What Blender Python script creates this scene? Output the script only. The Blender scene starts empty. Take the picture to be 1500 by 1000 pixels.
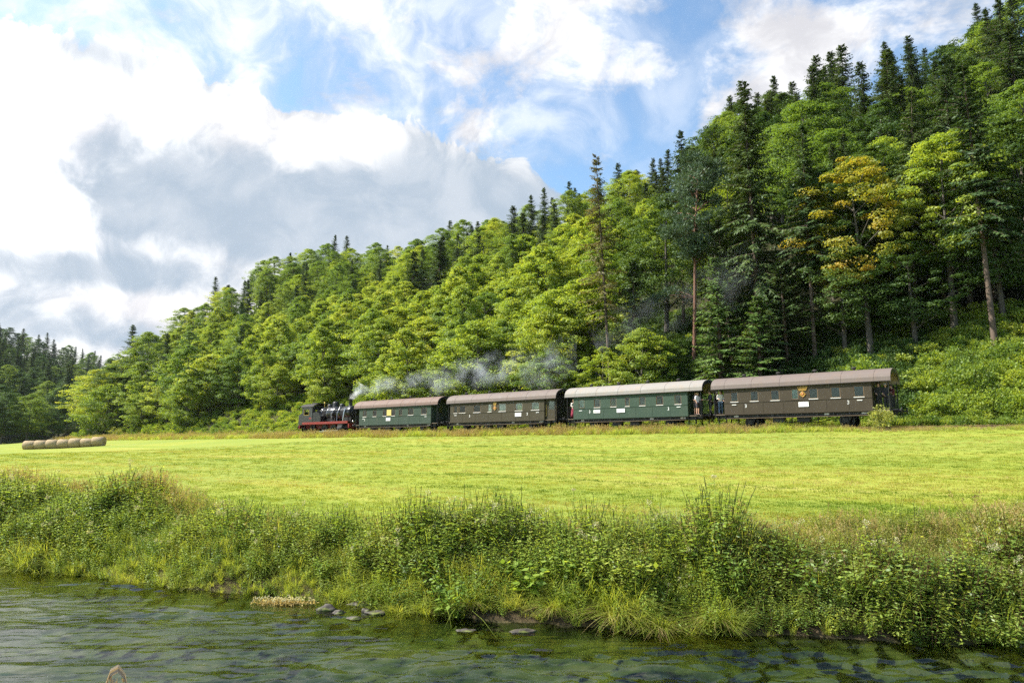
import bpy, bmesh, math, random
import numpy as np
from mathutils import Vector, Matrix

R = math.radians
scene = bpy.context.scene
C = scene.collection
EYE = 2.6                                   # camera height above the water (water is z = 0)
TRK = R(39.2)                               # the track runs at this angle across the view
NX, NY = math.sin(TRK), math.cos(TRK)       # away from the camera, square to the track
UX, UY = -math.cos(TRK), math.sin(TRK)      # along the track, towards the locomotive

# ------------------------------------------------------------------ camera
cam_d = bpy.data.cameras.new('camera'); cam = bpy.data.objects.new('camera', cam_d); C.objects.link(cam)
cam_d.sensor_width = 36; cam_d.lens = 24.0; cam_d.clip_start = 0.05; cam_d.clip_end = 5000
cam.location = (0, 0, EYE); cam.rotation_euler = (R(90) + math.atan(.152), 0, 0)
scene.camera = cam

# ------------------------------------------------------------------ exposure, sky and sun
scene.view_settings.view_transform = 'Standard'; scene.view_settings.look = 'None'
scene.view_settings.exposure = 1.2; scene.view_settings.gamma = 1.0
scene.view_settings.use_curve_mapping = False
EX = 2 ** 1.2
SUN_AZ, SUN_EL = -84.0, 48.0                # degrees from straight ahead (left is minus), above the horizon
sun_d = bpy.data.lights.new('sun', 'SUN'); sun = bpy.data.objects.new('sun', sun_d); C.objects.link(sun)
sun_d.energy = 5.0; sun_d.angle = R(0.6); sun_d.color = (1.0, 0.94, 0.84)
sv = Vector((math.sin(R(SUN_AZ)) * math.cos(R(SUN_EL)), math.cos(R(SUN_AZ)) * math.cos(R(SUN_EL)), math.sin(R(SUN_EL))))
sun.rotation_euler = sv.to_track_quat('Z', 'Y').to_euler()
sun.location = sv * 200


class NG:
    """short-hand for building node graphs"""
    def __init__(s, tree): s.t = tree; s.n = tree.nodes; s.l = tree.links
    def new(s, typ, **kw):
        nd = s.n.new(typ)
        for k, v in kw.items(): setattr(nd, k, v)
        return nd
    def put(s, sock, v):
        if isinstance(v, bpy.types.NodeSocket): s.l.new(v, sock)
        elif v is not None: sock.default_value = v
    def m(s, op, a, b=None, c=None, clamp=False):
        nd = s.new('ShaderNodeMath', operation=op, use_clamp=clamp)
        for i, v in enumerate((a, b, c)): s.put(nd.inputs[i], v)
        return nd.outputs[0]
    def v(s, op, a, b=None):
        nd = s.new('ShaderNodeVectorMath', operation=op)
        s.put(nd.inputs[0], a)
        if b is not None: s.put(nd.inputs[3 if op == 'SCALE' else 1], b)
        return nd.outputs['Value'] if op in ('LENGTH', 'DOT_PRODUCT') else nd.outputs[0]
    def noise(s, vec, scale, detail=4, rough=.5, dist=0, lac=2.0):
        nd = s.new('ShaderNodeTexNoise')
        s.put(nd.inputs['Vector'], vec); s.put(nd.inputs['Scale'], scale); nd.inputs['Detail'].default_value = detail
        nd.inputs['Roughness'].default_value = rough; nd.inputs['Distortion'].default_value = dist
        nd.inputs['Lacunarity'].default_value = lac
        return nd.outputs['Fac']
    def ss(s, x, a, b):
        nd = s.new('ShaderNodeMapRange', interpolation_type='SMOOTHSTEP')
        s.put(nd.inputs['Value'], x); s.put(nd.inputs['From Min'], a); s.put(nd.inputs['From Max'], b)
        return nd.outputs['Result']
    def mix(s, f, a, b, blend='MIX'):
        nd = s.new('ShaderNodeMix', data_type='RGBA', blend_type=blend)
        s.put(nd.inputs[0], f)
        for sock, v in ((nd.inputs[6], a), (nd.inputs[7], b)):
            s.put(sock, (*v, 1) if isinstance(v, tuple) and len(v) == 3 else v)
        return nd.outputs[2]
    def ramp(s, f, stops):
        nd = s.new('ShaderNodeValToRGB'); cr = nd.color_ramp
        while len(cr.elements) < len(stops): cr.elements.new(.5)
        for e, (p, c) in zip(cr.elements, stops): e.position = p; e.color = (*c, 1)
        s.put(nd.inputs[0], f); return nd.outputs['Color']
    def comb(s, x, y, z):
        nd = s.new('ShaderNodeCombineXYZ')
        for i, v in enumerate((x, y, z)): s.put(nd.inputs[i], v)
        return nd.outputs[0]
    def sep(s, v):
        nd = s.new('ShaderNodeSeparateXYZ'); s.put(nd.inputs[0], v); return nd.outputs


world = bpy.data.worlds.new('World'); scene.world = world; world.use_nodes = True
g = NG(world.node_tree); g.n.clear()
sky = g.new('ShaderNodeTexSky', sky_type='NISHITA'); sky.sun_disc = False
sky.sun_elevation = R(SUN_EL); sky.sun_rotation = R(SUN_AZ); sky.air_density = 1.0; sky.dust_density = 1.2; sky.ozone_density = 1.0
d = g.v('NORMALIZE', g.new('ShaderNodeTexCoord').outputs['Generated'])
dx, dy, dz = g.sep(d)
az = g.m('ARCTAN2', dx, dy); el = g.m('ARCSINE', dz)
warp = g.new('ShaderNodeTexNoise'); g.put(warp.inputs['Vector'], d); warp.inputs['Scale'].default_value = 7; warp.inputs['Detail'].default_value = 2
dw = g.v('ADD', d, g.v('SCALE', g.v('SUBTRACT', warp.outputs['Color'], (.5, .5, .5)), .16))
ae = g.comb(az, el, 0)


def blobs(items):
    tot = None
    for a0, e0, sa, se, w in items:
        q = g.v('MULTIPLY', g.v('SUBTRACT', ae, (a0, e0, 0)), (1 / sa, 1 / se, 0))
        q = g.m('POWER', .3679, g.v('DOT_PRODUCT', q, q))
        tot = g.m('MULTIPLY', q, w) if tot is None else g.m('MULTIPLY_ADD', q, w, tot)
    return tot


# one large cumulus bank over the valley mouth, broken smaller clouds everywhere else
bank = blobs([(-.70, .32, .26, .15, 1.0), (-.42, .375, .20, .085, .95), (-.22, .375, .14, .08, .85), (-.10, .35, .12, .075, .8),
              (.07, .31, .14, .075, .85), (-.34, .22, .36, .11, .85), (-.55, .08, .35, .10, .8)])
n1 = g.noise(dw, 10.0, 6, .58)
cm1 = g.ss(g.m('ADD', bank, g.m('MULTIPLY', g.m('SUBTRACT', n1, .5), 1.7)), .38, .50)
pl = g.comb(g.m('DIVIDE', dx, g.m('ADD', dz, .32)), g.m('DIVIDE', dy, g.m('ADD', dz, .32)), 3.7)
n2 = g.noise(pl, 6.5, 7, .62, .3)
tufts = blobs([(-.12, .60, .14, .05, .30), (.08, .575, .13, .06, .40), (.0, .47, .10, .045, .30), (.42, .52, .18, .07, .40), (.23, .44, .06, .06, -.25)])
cm2 = g.m('MULTIPLY', g.ss(g.m('ADD', g.m('MULTIPLY', g.m('SUBTRACT', n2, .5), 2.6), tufts), -.12, .56), .95)
veil = g.m('MULTIPLY', g.ss(n1, .25, .75), blobs([(-.42, .53, .42, .16, .85), (.02, .50, .4, .14, .45)]))
mask = g.m('MAXIMUM', g.m('MAXIMUM', cm1, cm2), veil)
under = blobs([(-.32, .345, .20, .065, 1.15), (-.06, .345, .17, .075, 1.15), (-.30, .29, .26, .05, 1.0), (.09, .285, .13, .065, 1.0), (-.46, .315, .12, .05, .6),
               (-.55, .215, .19, .026, 1.05), (-.60, .15, .10, .028, .85), (-.45, .13, .2, .02, .5), (-.62, .475, .30, .028, .8)])
n3 = g.noise(dw, 6.5, 5, .55)
shade = g.ss(g.m('ADD', g.m('ADD', under, g.m('MULTIPLY', g.m('SUBTRACT', n3, .5), 2.6)), g.m('MULTIPLY', g.m('SUBTRACT', n1, .5), -1.3)), .02, .95)
white = g.mix(g.ss(n1, .32, .62), (.80, .79, .82), (1.25, 1.24, 1.23))
white = g.v('SCALE', white, g.m('ADD', 1.0, blobs([(-.85, .30, .36, .18, .6)])))
ccol = g.mix(shade, white, g.mix(g.ss(n1, .35, .65), (.50, .60, .72), (.68, .75, .84)))
ccol = g.v('SCALE', ccol, 1.0 / EX)
sk = g.v('MULTIPLY', sky.outputs[0], (.094, .110, .112))
col = g.mix(mask, sk, ccol)
bg = g.new('ShaderNodeBackground'); g.put(bg.inputs[0], col); bg.inputs[1].default_value = 1.0
g.l.new(bg.outputs[0], g.new('ShaderNodeOutputWorld').inputs[0])

scene.render.engine = 'CYCLES'
cy = scene.cycles
cy.use_denoising = False; cy.use_adaptive_sampling = True; cy.adaptive_threshold = .02; cy.max_bounces = 7; cy.diffuse_bounces = 2; cy.glossy_bounces = 3; cy.transmission_bounces = 4
cy.transparent_max_bounces = 12; cy.volume_bounces = 1; cy.caustics_reflective = False; cy.caustics_refractive = False
cy.sample_clamp_indirect = 6; cy.volume_step_rate = 2.5; cy.volume_max_steps = 128
world.cycles.sampling_method = 'NONE'

# ------------------------------------------------------------------ helpers
rng = np.random.default_rng(7)


def tag(o, label=None, cat=None, group=None, kind=None):
    if label: o['label'] = label
    if cat: o['category'] = cat
    if group: o['group'] = group
    if kind: o['kind'] = kind
    return o


def link(name, data, parent=None):
    o = bpy.data.objects.new(name, data); C.objects.link(o)
    if parent is not None: o.parent = parent
    return o


def empty(name, loc=(0, 0, 0), rz=0, sc=1):
    o = link(name, None); o.location = loc; o.rotation_euler = (0, 0, rz); o.scale = (sc,) * 3 if not hasattr(sc, '__len__') else sc
    o.empty_display_size = .2
    return o


def sd(s, D):
    return s * UX + D * NX, s * UY + D * NY


class MB:
    """collects shapes and links them as one mesh"""
    def __init__(s): s.v = []; s.f = []; s.mi = []; s.sm = []
    def add(s, vs, fs, mi=0, smooth=False):
        o = len(s.v); s.v += [tuple(p) for p in vs]
        for f in fs: s.f.append(tuple(i + o for i in f)); s.mi.append(mi); s.sm.append(smooth)
        return s
    def box(s, x0, x1, y0, y1, z0, z1, mi=0):
        return s.add([(x, y, z) for x in (x0, x1) for y in (y0, y1) for z in (z0, z1)],
                     [(0, 1, 3, 2), (4, 6, 7, 5), (0, 4, 5, 1), (2, 3, 7, 6), (0, 2, 6, 4), (1, 5, 7, 3)], mi)
    def bar(s, a, b, r, n=6, mi=0, r2=None, cap=True):
        return s.tube([a, b], [r, r if r2 is None else r2], n, mi, cap)
    def tube(s, path, rad, n=8, mi=0, cap=True, smooth=True):
        P = [Vector(p) for p in path]; vs = []; fs = []
        up = Vector((0, 0, 1))
        for i, p in enumerate(P):
            t = (P[min(i + 1, len(P) - 1)] - P[max(i - 1, 0)]).normalized()
            ref = up if abs(t.dot(up)) < .93 else Vector((1, 0, 0))
            a = t.cross(ref).normalized(); b = t.cross(a)
            for k in range(n):
                th = 2 * math.pi * k / n
                vs.append(p + (a * math.cos(th) + b * math.sin(th)) * rad[i])
        for i in range(len(P) - 1):
            for k in range(n):
                fs.append((i * n + k, i * n + (k + 1) % n, (i + 1) * n + (k + 1) % n, (i + 1) * n + k))
        s.add(vs, fs, mi, smooth)
        if cap:
            s.add(vs[:n], [tuple(range(n))], mi); s.add(vs[-n:], [tuple(range(n - 1, -1, -1))], mi)
        return s
    def prism(s, poly, y0, y1, axis='y', mi=0, smooth=False):
        """polygon in xz (axis y) or yz (axis x), extruded"""
        n = len(poly)
        mk = (lambda p, t: (p[0], t, p[1])) if axis == 'y' else ((lambda p, t: (t, p[0], p[1])) if axis == 'x' else (lambda p, t: (p[0], p[1], t)))
        vs = [mk(p, y0) for p in poly] + [mk(p, y1) for p in poly]
        s.add(vs, [(i, (i + 1) % n, n + (i + 1) % n, n + i) for i in range(n)], mi, smooth)
        s.add(vs, [tuple(range(n - 1, -1, -1)), tuple(range(n, 2 * n))], mi)
        return s
    def lathe(s, prof, n=12, at=(0, 0, 0), axis='z', mi=0):
        vs = []
        for r, h in prof:
            for k in range(n):
                th = 2 * math.pi * k / n; c, q = r * math.cos(th), r * math.sin(th)
                p = (c, q, h) if axis == 'z' else ((h, c, q) if axis == 'x' else (c, h, q))
                vs.append((p[0] + at[0], p[1] + at[1], p[2] + at[2]))
        m = len(prof)
        s.add(vs, [(i * n + k, i * n + (k + 1) % n, (i + 1) * n + (k + 1) % n, (i + 1) * n + k) for i in range(m - 1) for k in range(n)], mi, True)
        if prof[0][0] > .01: s.add(vs[:n], [tuple(range(n))], mi)
        if prof[-1][0] > .01: s.add(vs[-n:], [tuple(range(n - 1, -1, -1))], mi)
        return s
    def mesh(s, name, mats):
        me = bpy.data.meshes.new(name); me.from_pydata(s.v, [], s.f)
        for m in (mats if isinstance(mats, (list, tuple)) else [mats]): me.materials.append(m)
        me.polygons.foreach_set('material_index', s.mi); me.polygons.foreach_set('use_smooth', s.sm)
        bm = bmesh.new(); bm.from_mesh(me); bmesh.ops.recalc_face_normals(bm, faces=bm.faces); bm.to_mesh(me); bm.free()
        me.update(); return me
    def obj(s, name, mats, parent=None):
        return link(name, s.mesh(name, mats), parent)


def poly_mesh(name, V, nper, tint, mats, mi=None, smooth=False):
    """V (N, nper, 3): one loose polygon each, with a 'tint' value per face"""
    N = len(V); me = bpy.data.meshes.new(name)
    me.vertices.add(N * nper); me.vertices.foreach_set('co', np.ascontiguousarray(V, dtype=np.float32).ravel())
    me.loops.add(N * nper); me.loops.foreach_set('vertex_index', np.arange(N * nper, dtype=np.int32))
    me.polygons.add(N); me.polygons.foreach_set('loop_start', np.arange(0, N * nper, nper, dtype=np.int32))
    me.polygons.foreach_set('loop_total', np.full(N, nper, dtype=np.int32))
    for m in (mats if isinstance(mats, (list, tuple)) else [mats]): me.materials.append(m)
    if mi is not None: me.polygons.foreach_set('material_index', np.asarray(mi, dtype=np.int32))
    a = me.attributes.new('tint', 'FLOAT', 'FACE'); a.data.foreach_set('value', np.asarray(tint, dtype=np.float32))
    me.update(calc_edges=True); return me


def norm(a): return a / np.maximum(np.linalg.norm(a, axis=-1, keepdims=True), 1e-9)


def kites(P, T, S, L, W):
    """leaf shapes: base P, direction T, side S, length L, width W -> (N,4,3)"""
    L = np.asarray(L)[:, None]; W = np.asarray(W)[:, None]
    return np.stack([P, P + T * L * .45 + S * W * .5, P + T * L, P + T * L * .45 - S * W * .5], 1)


def vnoise(x, y, seed=0):
    xi = np.floor(x).astype(np.int64); yi = np.floor(y).astype(np.int64); fx = x - xi; fy = y - yi
    fx = fx * fx * (3 - 2 * fx); fy = fy * fy * (3 - 2 * fy)
    def h(i, j):
        k = (i * 374761393 + j * 668265263 + seed * 974634777) & 0xFFFFFFFF
        k = ((k ^ (k >> 13)) * 1274126177) & 0xFFFFFFFF
        return ((k ^ (k >> 16)) & 0xFFFF) / 65535.0
    return (h(xi, yi) * (1 - fx) + h(xi + 1, yi) * fx) * (1 - fy) + (h(xi, yi + 1) * (1 - fx) + h(xi + 1, yi + 1) * fx) * fy


def fbm(x, y, oct=4, seed=0):
    t = 0; a = .5
    for i in range(oct): t = t + a * vnoise(x * 2 ** i, y * 2 ** i, seed + i); a *= .5
    return t


def sstep(a, b, x):
    t = np.clip((x - a) / (b - a), 0, 1); return t * t * (3 - 2 * t)


# ------------------------------------------------------------------ materials
def mat(name, build):
    m = bpy.data.materials.new(name); m.use_nodes = True
    q = NG(m.node_tree); q.n.clear(); out = q.new('ShaderNodeOutputMaterial')
    build(q, out); return m


def principled(q, out, col, rough=.6, metal=0, bump=None, spec=None):
    b = q.new('ShaderNodeBsdfPrincipled')
    q.put(b.inputs['Base Color'], (*col, 1) if isinstance(col, tuple) and len(col) == 3 else col)
    q.put(b.inputs['Roughness'], rough); q.put(b.inputs['Metallic'], metal)
    if spec is not None: q.put(b.inputs['Specular IOR Level'], spec)
    if bump is not None:
        bn = q.new('ShaderNodeBump'); q.put(bn.inputs['Height'], bump[0]); bn.inputs['Strength'].default_value = bump[1]; bn.inputs['Distance'].default_value = bump[2]
        q.l.new(bn.outputs[0], b.inputs['Normal'])
    q.l.new(b.outputs[0], out.inputs[0]); return b


def paint(name, col, rough=.5, metal=0, wear=.25, dirt=(.10, .085, .06), scale=2.0):
    """coloured surface with worn and dusty patches"""
    def f(q, out):
        pos = q.new('ShaderNodeTexCoord').outputs['Object']
        n = q.noise(pos, scale, 6, .65); st = q.noise(q.v('MULTIPLY', pos, (6, 6, .5)), scale, 4, .6)
        c = q.mix(q.m('MULTIPLY', q.ss(n, .45, .75), wear), col, dirt)
        c = q.mix(q.m('MULTIPLY', q.ss(st, .5, .8), wear), c, tuple(x * 1.25 + .012 for x in col))
        principled(q, out, c, q.m('ADD', rough, q.m('MULTIPLY', q.m('SUBTRACT', n, .5), .3)), metal, (n, .15, .01), .3)
    return mat(name, f)


def foliage(name, stops, trans=.48, rough=.55, vary=.5, gloss=.02, patch=(.35, .5, 1.0)):
    """leaf: diffuse plus light shining through, tinted leaf by leaf and plant by plant"""
    def f(q, out):
        t = q.new('ShaderNodeAttribute', attribute_name='tint').outputs['Fac']
        r = q.new('ShaderNodeObjectInfo').outputs['Random']
        k = q.m('ADD', q.m('MULTIPLY', t, 1 - vary), q.m('MULTIPLY', r, vary))
        pos = q.new('ShaderNodeNewGeometry').outputs['Position']
        if patch[2] != 1.0:
            rot = q.new('ShaderNodeVectorRotate', rotation_type='Z_AXIS'); q.put(rot.inputs['Vector'], pos); rot.inputs['Angle'].default_value = TRK
            pos = q.v('MULTIPLY', rot.outputs[0], (patch[2], 1, 1))
            k = q.m('ADD', k, q.m('MULTIPLY', q.m('SINE', q.m('ADD', q.m('MULTIPLY', q.sep(pos)[1], 2.1), q.m('MULTIPLY', q.noise(pos, .25, 2), 9.0))), .13))
        k = q.m('ADD', k, q.m('MULTIPLY', q.m('SUBTRACT', q.noise(pos, patch[1], 2), .5), patch[0] * 2))
        c = q.ramp(k, stops)
        df = q.new('ShaderNodeBsdfDiffuse'); q.put(df.inputs[0], c)
        tr = q.new('ShaderNodeBsdfTranslucent')
        q.put(tr.inputs[0], q.mix(1.0, c, (1.2, 1.1, .62), 'MULTIPLY'))
        ms = q.new('ShaderNodeMixShader'); ms.inputs[0].default_value = trans
        q.l.new(df.outputs[0], ms.inputs[1]); q.l.new(tr.outputs[0], ms.inputs[2])
        gl = q.new('ShaderNodeBsdfGlossy'); gl.inputs['Roughness'].default_value = rough; gl.inputs[0].default_value = (.9, .95, 1, 1)
        m2 = q.new('ShaderNodeMixShader'); m2.inputs[0].default_value = gloss
        q.l.new(ms.outputs[0], m2.inputs[1]); q.l.new(gl.outputs[0], m2.inputs[2]); q.l.new(m2.outputs[0], out.inputs[0])
    return mat(name, f)


M = {}
M['leaf_bright'] = foliage('leaf_bright', [(0, (0.14, 0.23, 0.028)), (0.4, (0.24, 0.335, 0.038)), (0.75, (0.355, 0.425, 0.048)), (1, (0.44, 0.46, 0.07))], trans=.57)
M['leaf_mid'] = foliage('leaf_mid', [(0, (0.085, 0.16, 0.026)), (0.5, (0.155, 0.245, 0.033)), (1, (0.245, 0.32, 0.042))], trans=.55)
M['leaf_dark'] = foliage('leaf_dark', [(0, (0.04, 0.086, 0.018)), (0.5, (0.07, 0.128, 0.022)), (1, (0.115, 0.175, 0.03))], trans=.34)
M['leaf_yellow'] = foliage('leaf_yellow', [(0, (0.15, 0.205, 0.022)), (0.35, (0.255, 0.275, 0.028)), (0.75, (0.37, 0.335, 0.032)), (1, (0.45, 0.31, 0.034))], trans=.5, vary=.1, patch=(.3, .35, 1.0))
M['needle'] = foliage('needle', [(0, (0.032, 0.066, 0.02)), (0.5, (0.06, 0.102, 0.027)), (1, (0.105, 0.148, 0.036))], trans=.26, vary=.45)
M['needle_bright'] = foliage('needle_bright', [(0, (0.056, 0.112, 0.025)), (.5, (0.092, 0.161, 0.031)), (1, (0.140, 0.203, 0.036))], trans=.28)
M['needle_blue'] = foliage('needle_blue', [(0, (0.057, 0.099, 0.051)), (.5, (0.090, 0.138, 0.066)), (1, (0.138, 0.180, 0.075))], trans=.22)
M['needle_tan'] = foliage('needle_tan', [(0, (0.083, 0.099, 0.033)), (.5, (0.147, 0.138, 0.045)), (1, (0.225, 0.168, 0.066))], trans=.28)


def bark(name, a, b):
    def f(q, out):
        pos = q.new('ShaderNodeTexCoord').outputs['Object']
        n = q.noise(q.v('MULTIPLY', pos, (1, 1, .25)), 9, 5, .6); w = q.noise(pos, .7, 3)
        principled(q, out, q.mix(q.m('ADD', q.m('MULTIPLY', n, .7), q.m('MULTIPLY', w, .3)), a, b), .9, 0, (n, .6, .03))
    return mat(name, f)


M['bark_grey'] = bark('bark_grey', (.040, .034, .026), (.120, .104, .082))
M['bark_spruce'] = bark('bark_spruce', (.050, .036, .026), (.150, .105, .075))
M['bark_pine'] = bark('bark_pine', (.075, .038, .024), (.240, .115, .068))


def plain(name, col, rough=.6, metal=0, spec=None):
    return mat(name, lambda q, out: principled(q, out, col, rough, metal, None, spec))

# ------------------------------------------------------------------ the lie of the land
BANK = np.array([(-60, 36), (-30, 23.5), (-16, 17.4), (-11.2, 15.5), (-9.2, 14.75), (-7.3, 13.9), (-5.6, 13.1), (-4.2, 12.65), (-3.3, 12.25), (-2.3, 11.75), (-1.5, 11.3),
                 (-.6, 11.0), (.5, 10.75), (1.9, 10.15), (3.4, 10.15), (5.1, 9.8), (6.9, 9.75), (12, 9.4), (30, 6), (80, -8)])
MEAD_D = [-60, 5, 11, 20, 33, 42, 45.5, 47.5, 48.7, 52.3, 53.3, 55, 58, 62, 70, 95, 118, 135, 165, 900]
MEAD_Z = [-1.55, -1.5, -1.38, -1.0, -.42, .38, .72, .92, 1.0, 1.0, .92, 1.5, 3.9, 7.0, 12.4, 29.3, 45.5, 55, 60, 61]


def bank_y(x): return np.interp(x, BANK[:, 0], BANK[:, 1])


def ground_z(x, y):
    x = np.asarray(x, float); y = np.asarray(y, float)
    s = x * UX + y * UY; D = x * NX + y * NY
    base = np.interp(D, MEAD_D, MEAD_Z)
    flat = np.minimum(base, 1.0 + np.clip((D - 55) * .004, 0, 2))
    flat = flat + (np.minimum(flat, -.25) - flat) * sstep(128, 160, s)
    nose = sstep(290, 170, s - .35 * (D - 58)) * (1 - .15 * sstep(45, 85, s) * sstep(205, 150, s))              # the wooded spur runs out towards the valley mouth
    nose = nose * (1 - sstep(85, 62, D) * sstep(158, 178, s))
    z = flat + (base - flat) * nose
    z = z + (fbm(x * .05, y * .05, 3, 3) - .45) * 3.0 * sstep(58, 75, D) * nose
    hl = np.clip(-(x + 129 + .17 * (y - 170)), 0, 130) * .41 * sstep(150, 195, y)
    hf = 46 * sstep(330, 470, y) * sstep(40, -60, x)
    hh = np.maximum(hl, hf); z = np.where(hh > .05, np.maximum(z, hh - .3), z)
    z = z + (fbm(x * .3, y * .3, 3, 9) - .45) * .16
    z = z + EYE
    # river: the far bank, the bed, and the near bank the photographer stands on
    d = (y - bank_y(x)) * .93 + (fbm(x * .9, y * .9, 3, 5) - .45) * .7
    prof = np.interp(d, [-9, -2.2, -.5, -.1, .15, .5, .95, 1.7, 3.2], [-.62, -.55, -.30, -.06, .12, .40, .58, .72, 9])
    prof = prof + (fbm(x * 2.2, y * 2.2, 3, 14) - .45) * .16 * (d < 1.7)
    far = np.where(d > 3.2, z, np.minimum(prof, z))
    mixt = sstep(1.2, 3.2, d); p2 = np.minimum(np.interp(d, [.95, 1.7, 3.2], [.58, .72, .95]), z); far = np.where(d > 1.2, p2 * (1 - mixt) + z * mixt, far)
    near = np.interp(y - (2.7 + .25 * np.sin(x * .6)), [-1.2, -.4, 0, 1.2, 3], [.95, .7, .05, -.4, -.6])
    return np.where(y < 5.5, np.minimum(near, .95), far)


def axis_pts(spans):
    out = []
    for a, b, st in spans: out += list(np.arange(a, b - 1e-6, st))
    return np.array(out + [spans[-1][1]])


gs = axis_pts([(-300, -60, 24), (-60, -24, 4), (-24, -6, 1.0), (-6, 34, .28), (34, 60, 1.0), (60, 260, 4), (260, 900, 30)])
gd = axis_pts([(-300, -40, 26), (-40, -4, 2.0), (-4, 22, .28), (22, 44, 1.0), (44, 64, .6), (64, 140, 3), (140, 260, 8), (260, 900, 32)])
SS, DD = np.meshgrid(gs, gd)
GX = SS * UX + DD * NX; GY = SS * UY + DD * NY
GZ = ground_z(GX, GY)
nr, nc = GX.shape
me = bpy.data.meshes.new('ground')
idx = np.arange(nr * nc).reshape(nr, nc)
F = np.stack([idx[:-1, :-1], idx[1:, :-1], idx[1:, 1:], idx[:-1, 1:]], -1).reshape(-1, 4)
me.vertices.add(nr * nc); me.vertices.foreach_set('co', np.stack([GX, GY, GZ], -1).astype(np.float32).ravel())
me.loops.add(F.size); me.loops.foreach_set('vertex_index', F.astype(np.int32).ravel())
me.polygons.add(len(F)); me.polygons.foreach_set('loop_start', np.arange(0, F.size, 4, dtype=np.int32)); me.polygons.foreach_set('loop_total', np.full(len(F), 4, np.int32))
dbank = (GY - bank_y(GX))
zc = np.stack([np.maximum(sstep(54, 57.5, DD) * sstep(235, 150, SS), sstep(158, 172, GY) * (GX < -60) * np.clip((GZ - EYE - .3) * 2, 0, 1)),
               np.maximum(sstep(1.2, .3, dbank), 0), sstep(46.6, 48.6, DD) * sstep(53.6, 52.6, DD), np.ones_like(GX)], -1)
ca = me.color_attributes.new('zone', 'FLOAT_COLOR', 'POINT'); ca.data.foreach_set('color', zc.astype(np.float32).ravel())
me.update(calc_edges=True); me.polygons.foreach_set('use_smooth', np.ones(len(F), bool))


def ground_mat(q, out):
    pos = q.new('ShaderNodeNewGeometry').outputs['Position']
    rot = q.new('ShaderNodeVectorRotate', rotation_type='Z_AXIS'); q.put(rot.inputs['Vector'], pos); rot.inputs['Angle'].default_value = TRK
    along = q.v('MULTIPLY', rot.outputs[0], (.10, 1, 1))
    z = q.new('ShaderNodeAttribute', attribute_name='zone').outputs['Color']
    zr = q.new('ShaderNodeSeparateColor'); q.put(zr.inputs[0], z)
    a = q.noise(along, .55, 5, .6); b = q.noise(pos, 3.5, 6, .7); c = q.noise(pos, .09, 3)
    grass = q.ramp(q.m('ADD', q.m('MULTIPLY', a, .55), q.m('MULTIPLY', b, .45)), [(.32, (.140, .195, .028)), (.48, (.205, .245, .036)), (.60, (.270, .272, .050)), (.70, (.340, .285, .095))])
    grass = q.mix(q.m('MULTIPLY', q.ss(c, .45, .65), .4), grass, (.15, .215, .045))
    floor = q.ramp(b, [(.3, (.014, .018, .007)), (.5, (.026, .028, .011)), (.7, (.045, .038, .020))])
    weed = q.noise(q.v('MULTIPLY', pos, (.35, 1, 1)), 1.6, 5, .6, .6)
    bed = q.ramp(q.m('ADD', q.m('MULTIPLY', weed, .75), q.m('MULTIPLY', b, .25)), [(.36, (.022, .030, .012)), (.46, (.050, .062, .020)), (.54, (.105, .115, .036)), (.66, (.175, .150, .085))])
    soil = q.ramp(b, [(.3, (.025, .020, .012)), (.7, (.085, .062, .036))])
    zz = q.sep(pos)[2]
    bank = q.mix(q.ss(zz, -.12, .05), bed, soil)
    bal = q.ramp(b, [(.3, (.085, .066, .046)), (.5, (.17, .135, .09)), (.7, (.29, .23, .15))])
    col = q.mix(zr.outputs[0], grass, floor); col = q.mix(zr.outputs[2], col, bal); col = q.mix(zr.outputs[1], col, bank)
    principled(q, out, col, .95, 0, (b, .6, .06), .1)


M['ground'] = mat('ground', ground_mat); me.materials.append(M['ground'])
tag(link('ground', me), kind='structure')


# water: a rippled sheet one can look down through
def water_mat(q, out):
    pos = q.new('ShaderNodeNewGeometry').outputs['Position']
    st = q.v('MULTIPLY', pos, (.38, 1.3, 1))
    n = q.m('ADD', q.noise(st, 3.4, 5, .62, .5), q.m('MULTIPLY', q.noise(st, 13, 3, .6), .45))
    bn = q.new('ShaderNodeBump'); q.put(bn.inputs['Height'], n); q.put(bn.inputs['Strength'], q.m('ADD', .10, q.m('MULTIPLY', q.ss(q.noise(q.v('MULTIPLY', pos, (.5, 1, 1)), .55, 3, .6), .46, .66), .25))); bn.inputs['Distance'].default_value = .06
    fr = q.new('ShaderNodeFresnel'); fr.inputs['IOR'].default_value = 1.42; q.l.new(bn.outputs[0], fr.inputs['Normal'])
    gl = q.new('ShaderNodeBsdfGlossy'); gl.inputs['Roughness'].default_value = .05; q.l.new(bn.outputs[0], gl.inputs['Normal'])
    tr = q.new('ShaderNodeBsdfTransparent'); tr.inputs[0].default_value = (.55, .66, .50, 1)
    ms = q.new('ShaderNodeMixShader'); q.l.new(fr.outputs[0], ms.inputs[0]); q.l.new(tr.outputs[0], ms.inputs[1]); q.l.new(gl.outputs[0], ms.inputs[2])
    q.l.new(ms.outputs[0], out.inputs[0])


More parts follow.
